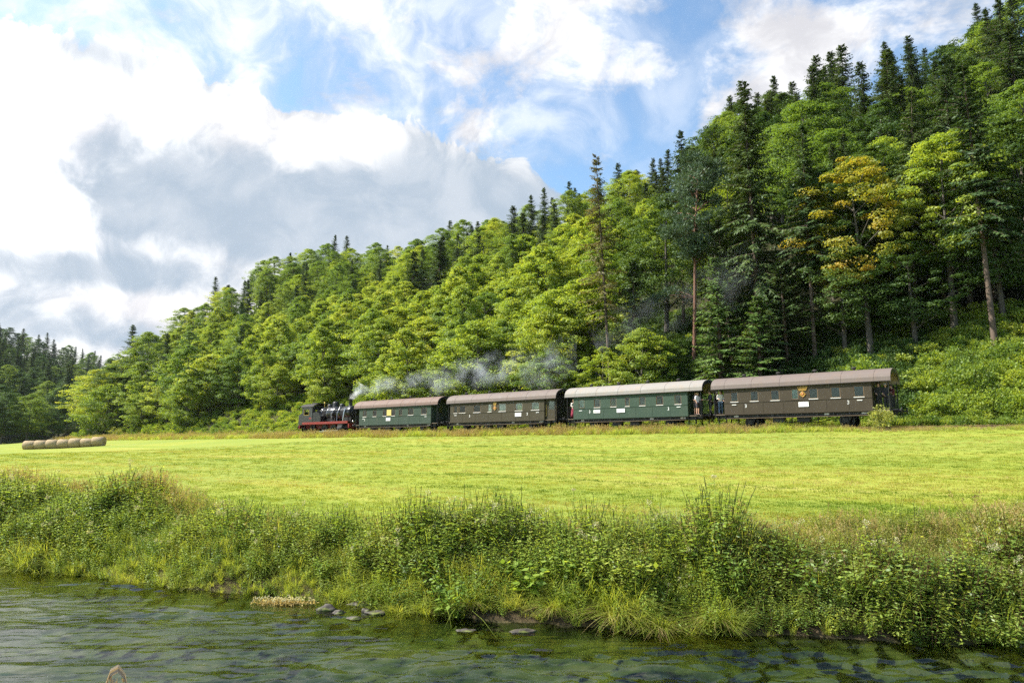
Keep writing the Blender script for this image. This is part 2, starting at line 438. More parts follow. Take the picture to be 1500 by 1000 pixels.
M['water'] = mat('water', water_mat)
wx = axis_pts([(-71, -17, 1.5), (-17, 10, .05), (10, 60, 1.5)]); wy = axis_pts([(1.5, 6, .5), (6, 16.6, .042), (16.6, 45, 1.2)])
WX, WY = np.meshgrid(wx, wy)
rif = .45 + 1.1 * sstep(.36, .56, fbm(WX * .22 + 3, WY * .5, 3, 21))
calm = 1 - .85 * sstep(-6.5, -10.5, WX) * sstep(12.3, 13.5, WY)
wa = (fbm(WX * .9 + .5 * WY, WY * 2.8, 3, 31) - .45) * .060 + np.abs(fbm(WX * 2.2 - .6 * WY, WY * 6.5, 3, 41) - .46) * -.050 + (vnoise(WX * 4.5 + WY, WY * 11, 45) - .5) * .010
calm = calm * (1 - .72 * sstep(-1.8, -4.5, WX) * sstep(11.6, 10.2, WY))
WZ = wa * rif * calm * 1.9
nr, nc = WX.shape
me = bpy.data.meshes.new('river'); idx = np.arange(nr * nc).reshape(nr, nc)
F = np.stack([idx[:-1, :-1], idx[:-1, 1:], idx[1:, 1:], idx[1:, :-1]], -1).reshape(-1, 4)
keep = ((WY - bank_y(WX))[:-1, :-1].ravel() < 1.2); F = F[keep]
me.vertices.add(nr * nc); me.vertices.foreach_set('co', np.stack([WX, WY, WZ], -1).astype(np.float32).ravel())
me.loops.add(F.size); me.loops.foreach_set('vertex_index', F.astype(np.int32).ravel())
me.polygons.add(len(F)); me.polygons.foreach_set('loop_start', np.arange(0, F.size, 4, dtype=np.int32)); me.polygons.foreach_set('loop_total', np.full(len(F), 4, np.int32))
me.update(calc_edges=True); me.polygons.foreach_set('use_smooth', np.ones(len(F), bool)); me.materials.append(M['water'])
tag(link('river', me), kind='structure')


# ------------------------------------------------------------------ trees
def limb_path(a, b, sag, r):
    a = np.array(a, float); b = np.array(b, float); pts = []
    for t in np.linspace(0, 1, 5):
        p = a * (1 - t) + b * t; p[2] += sag * math.sin(t * math.pi); p[:2] += r.normal(0, .06, 2) * (0 < t < 1); pts.append(tuple(p))
    return pts


def make_broadleaf(seed, H, base, rw, nclump, nleaf, leaf, squash=.62, open_=0.0, trunk_r=.17):
    r = np.random.default_rng(seed)
    tk = MB()
    lean = r.normal(0, .25, 2)
    path = [(lean[0] * t * t, lean[1] * t * t, H * .82 * t - .6 * (t == 0)) for t in (0, .12, .3, .5, .75, 1)]
    tk.tube(path, [trunk_r * 1.35, trunk_r, trunk_r * .85, trunk_r * .65, trunk_r * .4, .03], 8)
    t = np.sort(r.uniform(.02, 1.0, nclump)); ang = r.uniform(0, 2 * np.pi, nclump)
    w = rw * np.power(np.clip(np.sin(np.pi * np.power(t, .82)), 0, 1), .62) * (1 + .18 * np.sin(ang * 3 + seed) + .15 * r.normal(size=nclump))
    rad = w * np.sqrt(r.uniform(.16, 1.0, nclump))
    cen = np.stack([rad * np.cos(ang), rad * np.sin(ang), base + (H - base) * .96 * t], 1); cen[:, :2] += lean * (cen[:, 2:3] / H) ** 2
    rc = (.19 * rw + .22) * r.uniform(.5, 1.25, nclump) * (1 - .3 * t)
    for i in r.choice(nclump, min(nclump, 16), replace=False):
        z0 = min(max(cen[i, 2] - rad[i] * .9, base * .55), H * .78)
        tk.tube(limb_path((lean[0] * (z0 / H) ** 2, lean[1] * (z0 / H) ** 2, z0), cen[i], .15, r), [trunk_r * .34, .05, .04, .03, .015], 5, cap=False)
    k = np.repeat(np.arange(nclump), nleaf); n = len(k)
    uvec = norm(r.normal(size=(n, 3))); uvec[:, 2] = np.abs(uvec[:, 2]) * r.choice([1, 1, 1, -.6], n)
    rr = rc[k] * np.power(r.uniform(.12, 1, n), .4)
    P = cen[k] + uvec * rr[:, None] * np.array([1, 1, squash])
    out = norm(P - np.array([0, 0, base + (H - base) * .4]))
    N = norm(uvec * .5 + out * .35 + np.array([0, 0, .55]) + r.normal(size=(n, 3)) * .42)
    T = norm(np.cross(N, r.normal(size=(n, 3)))); T[:, 2] -= .25; T = norm(T); S = norm(np.cross(N, T))
    L = leaf * r.uniform(.65, 1.35, n)
    tint = np.clip(.5 + .20 * r.normal(size=nclump)[k] + .17 * r.normal(size=n), 0, 1)
    return tk, kites(P - T * L[:, None] * .5, T, S, L, L * .72), tint


def make_spruce(seed, H, base, rw, step, nspray, droop=.35, sparse=0.0, wspray=.17, trunk_r=.2):
    r = np.random.default_rng(seed)
    tk = MB(); tk.tube([(0, 0, -.6), (0, 0, .6), (0, 0, H * .5), (0, 0, H)], [trunk_r * 1.3, trunk_r, trunk_r * .6, .02], 8)
    # dead stubs below the crown
    Ps, Ts, Ss, Ls, Ws, tn = [], [], [], [], [], []
    z = base
    while z < H - .15:
        f = (z - base) / (H - base); Lb = rw * ((1 - f) ** .74) * (.55 + .45 * min(1, f * 5 + .35)) + .16
        for b in range(int(r.integers(4, 7))):
            if r.random() < sparse: continue
            a = r.uniform(0, 2 * np.pi); L = Lb * r.uniform(.62, 1.18); dr = droop * r.uniform(.6, 1.4) * (1 - .9 * f)
            dirv = np.array([math.cos(a), math.sin(a), 0]); side = np.array([-math.sin(a), math.cos(a), 0])
            z0 = z + r.uniform(-.2, .2)
            def at(t): return dirv * L * t + np.array([0, 0, z0 + L * (.25 * (1 - f) * t * 0 + .35 * f * t) - dr * L * t * t * 1.1 + .12 * L * t ** 4])
            tk.tube([tuple(at(0)), tuple(at(.5)), tuple(at(.95))], [.035 * (1 - f) + .012, .02, .008], 3, cap=False)
            m = max(4, int(nspray * (L / rw) ** .8)); tone = r.normal(0, .13)
            t = np.linspace(.12, 1, m) + r.uniform(-.03, .03, m)
            for sg in (-1, 1, 0):
                P = np.array([at(tt) for tt in t]); sl = (.25 + .20 * L) * (1 - .62 * t) * r.uniform(.7, 1.3, m) + .10
                T = norm(dirv * .55 + side * sg * r.uniform(.5, 1.0, (m, 1)) + np.array([0, 0, -.30 - .7 * dr]) + r.normal(size=(m, 3)) * .16)
                N = norm(np.array([0, 0, 1.0]) + dirv * .25 + r.normal(size=(m, 3)) * .35)
                S = norm(np.cross(N, T))
                Ps.append(P); Ts.append(T); Ss.append(S); Ls.append(sl * (1 if sg else .8)); Ws.append(np.full(m, wspray) * r.uniform(.7, 1.4, m)); tn.append(np.clip(.5 + tone + r.normal(0, .14, m) + .10 * t, 0, 1))
        z += step * r.uniform(.75, 1.25) * (1 - .45 * f)
    return tk, kites(np.concatenate(Ps), np.concatenate(Ts), np.concatenate(Ss), np.concatenate(Ls), np.concatenate(Ws)), np.concatenate(tn)


def make_pine(seed, H, base, rw, nclump, nleaf, trunk_r=.19):
    r = np.random.default_rng(seed); tk = MB()
    bend = lambda z: np.array([.5 * (z / H) ** 2 * 1.6, .2 * math.sin(z * .3), z])
    zs = np.linspace(-.6, H * .95, 9)
    tk.tube([tuple(bend(z)) for z in zs], list(np.linspace(trunk_r * 1.2, .05, 9)), 9)
    t = r.uniform(0, 1, nclump); ang = r.uniform(0, 2 * np.pi, nclump)
    w = rw * (.35 + .65 * np.sin(np.pi * np.clip(t * .9 + .08, 0, 1))) * r.uniform(.4, 1.1, nclump)
    z = base + (H - base) * t
    cen = np.stack([w * np.cos(ang), w * np.sin(ang), z], 1) + np.array([bend(q) * [1, 1, 0] for q in z])
    # one long low branch towards the valley mouth
    ex = np.array([(-2.2 - i * .55, -.8, base - 3.2 - i * .22 + r.uniform(-.3, .3)) for i in range(6)]) + bend(base - 3)[None] * [1, 1, 0]
    cen = np.concatenate([cen, ex]); n2 = len(cen)
    for i in range(0, n2, 2):
        z0 = max(cen[i, 2] - 1.0, base - 4); tk.tube(limb_path(tuple(bend(z0)), cen[i], .3, r), [.07, .05, .04, .03, .01], 5, cap=False)
    k = np.repeat(np.arange(n2), nleaf); n = len(k)
    rc = r.uniform(.5, 1.05, n2)
    uvec = norm(r.normal(size=(n, 3))); uvec[:, 2] = np.abs(uvec[:, 2]) * r.choice([1, 1, -.5], n)
    P = cen[k] + uvec * (rc[k] * np.power(r.uniform(.1, 1, n), .4))[:, None] * np.array([1, 1, .55])
    T = norm(uvec + np.array([0, 0, .5]) + r.normal(size=(n, 3)) * .5); S = norm(np.cross(T, r.normal(size=(n, 3))))
    L = r.uniform(.22, .45, n)
    return tk, kites(P, T, S, L, L * .32), np.clip(.5 + .16 * r.normal(size=n2)[k] + .16 * r.normal(size=n), 0, 1)


PROTO = {}


def proto(key, maker, leaf_mat, bark_mat, H, wid):
    tk, Q, tint = maker
    PROTO[key] = (tk.mesh('trunk', M[bark_mat]), poly_mesh('crown', Q, 4, tint, M[leaf_mat]), H, wid)


# young broadleaf growth of the slope
proto('young_a', make_broadleaf(11, 11, 1.0, 3.4, 190, 100, .185), 'leaf_bright', 'bark_grey', 11, 3.4)
proto('young_b', make_broadleaf(12, 10, .8, 3.9, 200, 100, .185, .6), 'leaf_bright', 'bark_grey', 10, 3.9)
proto('young_c', make_broadleaf(13, 12, 1.2, 3.1, 190, 100, .185, .75), 'leaf_bright', 'bark_grey', 12, 3.1)
proto('young_d', make_broadleaf(14, 9, .6, 3.6, 180, 100, .19, .6), 'leaf_mid', 'bark_grey', 9, 3.6)
proto('young_e', make_broadleaf(15, 13, 1.5, 3.6, 200, 100, .185, .65), 'leaf_mid', 'bark_grey', 13, 3.6)
# grown broadleaf trees
proto('tall_a', make_broadleaf(21, 19, 5.0, 4.6, 250, 100, .19, .6, trunk_r=.24), 'leaf_mid', 'bark_grey', 19, 4.6)
proto('tall_b', make_broadleaf(22, 18, 4.0, 5.0, 250, 100, .19, .62, trunk_r=.25), 'leaf_bright', 'bark_grey', 18, 5.0)
proto('tall_c', make_broadleaf(23, 17, 4.0, 4.5, 240, 100, .19, .65, trunk_r=.23), 'leaf_dark', 'bark_grey', 17, 4.5)
proto('maple', make_broadleaf(24, 18.5, 6.0, 4.4, 170, 120, .19, .45, trunk_r=.24), 'leaf_yellow', 'bark_grey', 18.5, 4.4)
proto('tall_d', make_broadleaf(25, 17.5, 6.5, 4.2, 170, 120, .19, .48, trunk_r=.24), 'leaf_bright', 'bark_grey', 17.5, 4.2)
# conifers
proto('spruce_a', make_spruce(31, 21, 3.0, 3.5, .46, 12), 'needle', 'bark_spruce', 21, 3.0)
proto('spruce_b', make_spruce(32, 17, 1.5, 3.2, .43, 11), 'needle', 'bark_spruce', 17, 2.7)
proto('spruce_c', make_spruce(33, 23, 9.0, 2.8, .46, 11, .5, .08), 'needle', 'bark_spruce', 23, 2.5)
proto('spruce_d', make_spruce(34, 12, .6, 2.4, .40, 9), 'needle_bright', 'bark_spruce', 12, 2.4)
proto('spruce_giant', make_spruce(35, 28.5, 6.5, 4.3, .44, 16, .6, .04, .17, .27), 'needle', 'bark_spruce', 28.5, 3.9)
proto('larch', make_spruce(36, 25.5, 8.0, 2.5, .55, 10, .35, .28, .13, .18), 'needle_tan', 'bark_spruce', 25.5, 2.5)
proto('pine', make_pine(37, 21.5, 11.0, 3.2, 130, 120), 'needle_blue', 'bark_pine', 21.5, 2.9)

KIND = {'y': ('young_tree', 'young tree'), 't': ('broadleaf_tree', 'broadleaf tree'), 'm': ('maple_tree', 'maple tree'), 's': ('spruce_tree', 'spruce'), 'l': ('larch_tree', 'larch'), 'p': ('pine_tree', 'pine')}
TREES = []      # (key, x, y, z, scale xy, scale z, rotation, label or None)


def tree_at(key, x, y, hs=1.0, ws=1.0, label=None, dz=0.0):
    TREES.append([key, float(x), float(y), float(ground_z(x, y)) - .15 + dz, ws, hs, float(rng.uniform(0, 6.28)), label])


def project(x, y, z):
    th = math.atan(.152); z = z - EYE
    yc = y * math.cos(th) + z * math.sin(th); zc_ = -y * math.sin(th) + z * math.cos(th)
    return 750 + 1000 * x / yc, 500 - 1000 * zc_ / yc, yc


# trees one can pick out, front row first
tree_at('spruce_giant', *sd(21.3, 62), 1.0, 1.0, 'tallest dark spruce on the wooded slope, its top against blue sky')
tree_at('pine', *sd(28.3, 63), 1.0, 1.0, 'pine with long bare reddish trunk standing above the third coach')
tree_at('larch', *sd(36.0, 60), 1.0, 1.0, 'thin tan larch with sparse branches at the edge of the tall trees')
tree_at('maple', *sd(12.3, 62), 1.0, 1.05, 'maple turning yellow and orange above the last brown coach')
tree_at('tall_d', *sd(6.6, 64), 1.0, 1.05, 'bright green tree on a bare trunk, beside the yellow maple')
tree_at('spruce_c', *sd(16.6, 61.5), .95, 1.0, 'spruce with a slender bare trunk between the tallest spruce and the maple')
tree_at('spruce_c', *sd(9.6, 66), .95, .9, 'spruce with bare trunk just behind the bramble shrub, next to the maple')
tree_at('spruce_d', *sd(23.9, 59), 1.05, 1.25, 'bushy bright young spruce below the bare red pine trunk')
tree_at('spruce_d', *sd(20.2, 58), .75, 1.1, 'low wide young spruce at the foot of the tallest spruce')
tree_at('spruce_a', *sd(97, 88), .80, 1.2, 'first of two dark spruces standing out on the leafy slope above the first coach')
tree_at('spruce_a', *sd(91.5, 90), .82, 1.25, 'second of two dark spruces standing out on the leafy slope above the first coach')
tree_at('spruce_a', *sd(155, 61), .98, 1.15, 'tall ragged spruce at the tip of the spur, rising over leafy neighbours')
tree_at('tall_a', *sd(149, 62), .95, 1.15, 'tall leafy tree just right of the ragged spruce at the spur tip')
tree_at('tall_c', *sd(158, 59), .78, 1.1, 'dark leafy tree leaning on the ragged spruce at the spur tip')
tree_at('spruce_b', *sd(142, 63), .95, 1.1, 'second spruce of the spur tip, darker and lower than the ragged one')
tree_at('tall_b', *sd(164, 57.5), .80, 1.3, 'round leafy tree at the tip of the spur nearest the hay bales')
tree_at('young_a', *sd(35.2, 57), .62, .8, 'small bright green tree at the foot of the tan larch')
tree_at('young_b', *sd(31.5, 58), .75, .8, 'small leafy tree between the tan larch and the red pine')
for a, D0, k_, h_, w_, lb in [(33.6, 61, 'spruce_b', .75, 1.0, 'dark spruce with branches to the ground between larch and pine'), (24.2, 62.5, 'spruce_b', .85, .9, 'dark spruce filling the gap right of the bare red pine trunk'), (18.6, 60.5, 'spruce_b', .62, 1.0, 'dark low spruce behind the last coach, right of the tallest spruce'),
                             (14.4, 62.5, 'tall_c', .62, .9, 'dark leafy tree behind the last coach, left of the yellow maple'), (9.2, 62.8, 'tall_c', .55, .9, 'dark low leafy tree in the shade below the yellow maple'), (3.4, 65.5, 'tall_c', .75, .95, 'dark leafy tree at the top of the bramble slope'), (-1.5, 66.5, 'spruce_b', .9, 1.1, 'dark spruce at the top of the bramble slope, nearest the picture edge'),
                             (30.4, 60.5, 'young_d', .5, .7, 'dull green young tree at the foot of the bare red pine')]:
    tree_at(k_, *sd(a, D0), h_, w_, lb)
for i_, (x_, y_) in enumerate([(-126, 167), (-119, 169), (-112.5, 174), (-106, 181), (-101, 190), (-97, 200)]):
    tree_at(['tall_c', 'tall_a'][i_ % 2], x_, y_, .62 + .07 * (i_ % 3), 1.15, f'{["first", "second", "third", "fourth", "fifth", "sixth"][i_]} leafy tree from left in the row right behind the hay bales')
FRONT = [(t[1], t[2], 2.6) for t in TREES]

cand = []
# main slope
for D0 in np.arange(57.5, 150, 5.0):
    for s0 in np.arange(-14, 305, 5.4):
        s_ = s0 + rng.uniform(-2.1, 2.1); D_ = D0 + rng.uniform(-1.9, 1.9)
        x, y = sd(s_, D_); u = rng.random()
        if s_ - .35 * (D_ - 58) > 250 or (s_ > 175 and D_ < 75): continue
        tallz = s_ < 38 + (D_ - 58) * .12
        conif = fbm(np.array([s_ * .035]), np.array([D_ * .05]), 2, 77)[0]
        if tallz:
            if D_ < 61: continue
            if D_ < 72:
                key = 'spruce_c' if u < .36 else ('tall_c' if u < .66 else ('tall_a' if u < .78 else ('tall_d' if u < .84 else 'spruce_a')))
                hs = rng.uniform(.82, 1.05)
            elif D_ < 86:
                key = ['tall_a', 'tall_b', 'tall_d', 'tall_c', 'spruce_b', 'tall_c', 'tall_a', 'spruce_a'][int(u * 8)]; hs = rng.uniform(.68, .92)
            else:
                key = ['spruce_a', 'spruce_b', 'spruce_a', 'spruce_b', 'spruce_a', 'tall_c', 'tall_a', 'tall_c'][int(u * 8)]; hs = rng.uniform(.72, 1.08)
        else:
            if D_ < 96 + 8 * conif:
                key = ['young_a', 'young_b', 'young_c', 'young_d', 'young_e', 'young_a', 'young_b', 'young_c', 'spruce_d' if u > .96 else 'young_b'][int(u * 9)]; hs = rng.uniform(.72, 1.12)
            else:
                lim = .55 if s_ < 95 else .18
                key = ['spruce_a', 'spruce_b'][int(rng.random() * 2)] if u < lim * (.4 + 1.2 * conif) else ['young_e', 'tall_a', 'tall_b', 'young_c'][int(rng.random() * 4)]
                hs = rng.uniform(.62, .88)
        if any((x - a) ** 2 + (y - b) ** 2 < c * c for a, b, c in FRONT): continue
        if 72 < s_ < 118 and D_ < 60.5: continue
        cand.append((key, x, y, hs, hs * (rng.uniform(1.0, 1.35) if key[0] != 's' else rng.uniform(.9, 1.25))))
for D0 in np.arange(66.5, 80, 3.6):
    for s0 in np.arange(-12, 34, 4.2):
        x, y = sd(s0 + rng.uniform(-1.5, 1.5), D0 + rng.uniform(-1, 1)); u = rng.random()
        if any((x - a) ** 2 + (y - b) ** 2 < 4 for a, b, c in FRONT): continue
        hs = rng.uniform(.55, .85); cand.append((['spruce_b', 'tall_c', 'spruce_b', 'tall_c', 'spruce_a'][int(u * 5)], x, y, hs, hs * rng.uniform(1.0, 1.35)))
# shaded hill on the far side of the valley, and the blue ridge behind it
for y0 in np.arange(166, 330, 7.0):
    for x0 in np.arange(-300, -104, 7.0):
        x = x0 + rng.uniform(-3, 3); y = y0 + rng.uniform(-3, 3)
        if x > -129 - .17 * (y - 170) + 8 or x < -.80 * y - 6: continue
        u = rng.random(); up = -(x + 129 + .17 * (y - 170))
        key = ['spruce_a', 'spruce_b', 'spruce_a', 'tall_c'][int(u * 4)] if u < .10 + up * .012 else ['tall_c', 'tall_a', 'tall_c', 'young_e'][int(rng.random() * 4)]
        hs = rng.uniform(.7, .95); cand.append((key, x, y, hs, hs * rng.uniform(1.1, 1.45)))
for y0 in np.arange(385, 500, 12.0):
    for x0 in np.arange(-380, -140, 10.0):
        x = x0 + rng.uniform(-4, 4); y = y0 + rng.uniform(-4, 4)
        if not -.77 * y < x < -.38 * y: continue
        u = rng.random(); hs = rng.uniform(.7, 1.0)
        cand.append((['spruce_a', 'spruce_b', 'tall_c', 'tall_a'][int(u * 4)], x, y, hs, hs * 1.2))

# leave out the trees that nearer ones hide altogether
buf = np.full(1700, 1100.0)
def span(key, x, y, z, ws, hs):
    H, wd = PROTO[key][2] * hs, PROTO[key][3] * ws
    px, py, yc = project(x, y, z + H); hw = 1000 * wd / yc
    return px, py, hw, yc
allc = [(math.hypot(x, y), key, x, y, hs, ws, None) for key, x, y, hs, ws in cand] + [(math.hypot(t[1], t[2]), t[0], t[1], t[2], t[5], t[4], t) for t in TREES]
for dist, key, x, y, hs, ws, feat in sorted(allc, key=lambda q: q[0]):
    z = float(ground_z(x, y)); px, py, hw, yc = span(key, x, y, z, ws, hs)
    a, b = int(px - hw) + 100, int(px + hw) + 100
    if b < 0 or a >= 1700 or py > 1000: continue
    a, b = max(a, 0), min(b, 1699)
    cols = np.arange(a, b + 1); prof = py + (np.abs(cols - 100 - px) / max(hw, 1)) ** 1.5 * hw * (2.4 if key[0] in 'slp' else 1.1)
    if py > -30 and (b < 60 or a > 1640): continue
    if feat is None:
        inn = (cols >= 90) & (cols <= 1610)
        if not inn.any(): 
            continue
        if np.max((buf[cols] - prof)[inn]) < 9: continue
        tree_at(key, x, y, hs, ws)
    buf[cols] = np.minimum(buf[cols], prof + hw * .5)

ORD = 'first second third fourth fifth sixth seventh eighth ninth tenth eleventh twelfth thirteenth fourteenth fifteenth sixteenth seventeenth eighteenth nineteenth twentieth'.split()


def ordinal(i):
    i += 1
    if i <= 20: return ORD[i - 1]
    if i % 10 == 0: return ['thirtieth', 'fortieth', 'fiftieth', 'sixtieth', 'seventieth', 'eightieth', 'ninetieth'][i // 10 - 3]
    return ['twenty', 'thirty', 'forty', 'fifty', 'sixty', 'seventy', 'eighty', 'ninety'][i // 10 - 2] + '-' + ORD[i % 10 - 1]


zones = {}
for t in TREES:
    if t[7]: continue
    px, py, yc = project(t[1], t[2], t[3] + PROTO[t[0]][2] * t[5] * .8)
    D_ = t[1] * NX + t[2] * NY
    if t[2] > 400: place = 'on the distant blue ridge'
    elif t[1] < -.5 * t[2] and t[1] < -95 and t[1] < -129 - .17 * (t[2] - 170) + 10: place = 'on the shaded hill behind the hay bales'
    else:
        col = 'tip of the spur' if px < 320 else ('locomotive' if px < 500 else ('first coach' if px < 650 else ('second coach' if px < 825 else ('third coach' if px < 1040 else ('fourth coach' if px < 1310 else 'bramble slope')))))
        tier = 'low' if D_ < 70 else ('halfway up' if D_ < 95 else 'high')
        place = f'{tier} above the {col}' if col != 'tip of the spur' else f'{tier} near the tip of the spur'
    kd = {'y': 'leafy bright', 't': 'grown leafy', 's': 'spruce', 'm': 'maple'}[t[0][0]]
    zones.setdefault((kd, place), []).append((px, t))
for (kd, place), lst in zones.items():
    lst.sort(key=lambda q: q[0])
    for i, (px, t) in enumerate(lst):
        what = {'leafy bright': 'young leafy tree', 'grown leafy': 'grown leafy tree', 'spruce': 'spruce', 'maple': 'maple'}[kd]
        t[7] = f'{ordinal(i)} {what} from left, {place}'
        t.append(f'{what}s {place}')
for t in TREES:
    key, x, y, z, ws, hs, rz, label = t[:8]
    tm, cmh, H, wd = PROTO[key]; nm, cat = KIND[key[0]]
    e = empty(nm, (x, y, z), rz, (ws, ws, hs)); e.rotation_euler[0] = float(rng.normal(0, .025)); e.rotation_euler[1] = float(rng.normal(0, .025)); tag(e, label, cat, t[8] if len(t) > 8 else 'trees one can pick out on the wooded slope')
    link('trunk', tm, e); link('crown', cmh, e)
print('TREES', len(TREES))

# ------------------------------------------------------------------ railway
RAILZ = EYE + 1.20
TC = 50.5                                   # distance of the track's centre line
TROT = -TRK                                 # a train's own x axis points along the track, to the right in the picture


def on_track(s, z=0.0):
    x, y = sd(s, TC); return (x, y, RAILZ + z)


M['rail'] = paint('rail', (.16, .10, .065), .55, .6, .5, (.20, .13, .08), 8)
M['sleeper'] = bark('sleeper', (.06, .045, .032), (.17, .13, .095))
trk = empty('railway_track', on_track(40), TROT); tag(trk, kind='structure')
for yy in (-.7175, .7175):
    MB().prism([(yy - .065, -.15), (yy + .065, -.15), (yy + .05, -.125), (yy + .012, -.115), (yy + .012, -.04), (yy + .036, -.03), (yy + .036, 0), (yy - .036, 0), (yy - .036, -.03), (yy - .012, -.04), (yy - .012, -.115), (yy - .05, -.125)],
               -96, 70, 'x').obj('rail', M['rail'], trk)
slm = MB().box(-.12, .12, -1.25, 1.25, -.31, -.155).mesh('sleeper', M['sleeper'])
for i in range(64):
    o = link('sleeper', slm, trk); o.location = (24 + i * .66, rng.normal(0, .02), rng.normal(0, .008))

# ------------------------------------------------------------------ train materials
M['green_paint'] = paint('green_paint', (.031, .053, .036), .65, 0, .30, (.07, .075, .055), 1.6)
M['green_paint_2'] = paint('green_paint_2', (.031, .058, .038), .62, 0, .30, (.07, .085, .06), 1.6)
M['brown_paint'] = paint('brown_paint', (.041, .034, .017), .68, 0, .30, (.075, .062, .04), 1.6)
M['brown_paint_2'] = paint('brown_paint_2', (.041, .031, .018), .68, 0, .30, (.072, .056, .04), 1.6)
M['roof_brown'] = paint('roof_brown', (.135, .108, .097), .7, 0, .55, (.17, .12, .09), 2.2)
M['roof_rust'] = paint('roof_rust', (.140, .094, .078), .7, 0, .6, (.17, .10, .07), 2.2)
M['roof_grey'] = paint('roof_grey', (.220, .205, .190), .7, 0, .6, (.28, .21, .16), 2.0)
M['black'] = paint('black', (.016, .016, .017), .42, 0, .35, (.05, .042, .034), 3)
M['black_gloss'] = paint('black_gloss', (.022, .022, .024), .22, 0, .3, (.06, .05, .04), 3)
M['soot'] = paint('soot', (.028, .026, .025), .8, 0, .5, (.07, .055, .04), 3)
M['red_frame'] = paint('red_frame', (.20, .022, .017), .5, 0, .4, (.09, .045, .03), 3)
M['timber'] = bark('timber', (.08, .06, .04), (.20, .15, .10))
M['interior'] = paint('interior', (.17, .105, .055), .5, 0, .3, (.10, .07, .04), 3)
M['ceiling_cream'] = paint('ceiling_cream', (.45, .38, .24), .6, 0, .3, (.3, .24, .15), 2)
M['steel'] = plain('steel', (.42, .42, .42), .3, 1)
M['brass'] = plain('brass', (.55, .38, .10), .35, .8)
M['white_plate'] = plain('white_plate', (.80, .80, .78), .6)
M['print_grey'] = plain('print_grey', (.30, .28, .30), .7)
M['gold'] = plain('gold', (.36, .215, .035), .45, .1)
M['orange'] = plain('orange', (.42, .15, .03), .5)
M['curtain'] = plain('curtain', (.52, .42, .13), .85)
M['blind'] = plain('blind', (.50, .55, .56), .8)
M['lamp_red'] = plain('lamp_red', (.55, .05, .04), .4)


def glass_mat(q, out):
    fr = q.new('ShaderNodeFresnel'); fr.inputs['IOR'].default_value = 1.5
    gl = q.new('ShaderNodeBsdfGlossy'); gl.inputs['Roughness'].default_value = .02
    tr = q.new('ShaderNodeBsdfTransparent'); tr.inputs[0].default_value = (.80, .86, .82, 1)
    ms = q.new('ShaderNodeMixShader'); q.l.new(fr.outputs[0], ms.inputs[0]); q.l.new(tr.outputs[0], ms.inputs[1]); q.l.new(gl.outputs[0], ms.inputs[2]); q.l.new(ms.outputs[0], out.inputs[0])


M['glass'] = mat('glass', glass_mat)


def text_mesh(txt, size, m):
    cu = bpy.data.curves.new('lettering', 'FONT'); cu.body = txt; cu.size = size; cu.extrude = .004; cu.align_x = 'CENTER'
    o = bpy.data.objects.new('lettering', cu); C.objects.link(o); dg = bpy.context.evaluated_depsgraph_get(); dg.update()
    me_ = bpy.data.meshes.new_from_object(o.evaluated_get(dg)); bpy.data.objects.remove(o); me_.materials.clear(); me_.materials.append(m); return me_


THREE = text_mesh('3', .34, M['white_plate'])
YS = 1.42                                   # half width of a coach body
ZB, ZE, ZT = 1.0, 2.92, 3.84                # body bottom, eaves, roof crown


def roof_arc(r=0.0, n=14):
    """cross-section (y, z) of the roof from the near to the far eave"""
    pts = []
    for i in range(n + 1):
        a = math.pi * (i / n)
        pts.append((-(YS + .10 + r) * math.cos(a), ZE - .02 + (ZT - ZE + r) * math.sin(a) ** .78))
    return pts


def wheelset(parent, x, r=.46):
    w = MB()
    for yy in (-.74, .74):
        w.lathe([(r + .03, -.03), (r + .03, -.012), (r, -.01), (r, .10), (r - .06, .10), (r - .06, -.03)], 20, (x, yy - (.10 if yy > 0 else 0), r), 'y')
        w.lathe([(.10, -.02), (.10, .11)], 8, (x, yy - (.10 if yy > 0 else 0), r), 'y')
        for k in range(9):
            a = k * 2 * math.pi / 9; w.bar((x, yy, r), (x + (r - .05) * math.cos(a), yy, r + (r - .05) * math.sin(a)), .028, 4, 0, .02)
    w.bar((x, -.95, r), (x, .95, r), .07, 8)
    ws = w.obj('wheelset', M['black'], parent)
    for yy in (-.98, .98):
        b = MB().box(x - .15, x + .15, yy - .10, yy + .10, r - .16, r + .17)
        b.prism([(x - .42, r + .52), (x - .20, r + .62), (x - .16, .98), (x + .16, .98), (x + .20, r + .62), (x + .42, r + .52), (x + .17, r - .24), (x + .11, r - .24), (x + .15, r + .4), (x - .15, r + .4), (x - .11, r - .24), (x - .17, r - .24)], yy - .012, yy + .012)
        for j, L in enumerate((.62, .54, .45, .36, .27)):
            pts = [(x + L * t, yy, r + .24 + j * -.022 + .10 * t * t) for t in np.linspace(-1, 1, 7)]
            b.tube(pts, [.016] * 7, 4)
        b.obj('axle_box', M['black'], ws)


def buffer_pair(parent, xe, sg):
    for yy in (-.875, .875):
        MB().lathe([(.11, 0), (.09, .10), (.075, .34), (.05, .35), (.05, .55), (.23, .555), (.24, .585), (.0, .60)], 14, (0, 0, 0), 'x').obj('buffer', M['black'], parent)
        o = parent.children[-1] if False else C.objects[-1]
        o.location = (xe, yy, 1.04); o.rotation_euler = (0, 0, 0 if sg > 0 else math.pi)
    h = MB(); h.bar((xe, 0, 1.02), (xe + sg * .35, 0, 1.0), .03); h.tube([(xe + sg * .30, 0, 1.0), (xe + sg * .36, 0, .85), (xe + sg * .30, 0, .66)], [.025] * 3, 6)
    h.tube([(xe, .35, .92), (xe + sg * .15, .36, .62), (xe + sg * .4, .36, .6)], [.03] * 3, 6)
    h.obj('coupling', M['black'], parent)


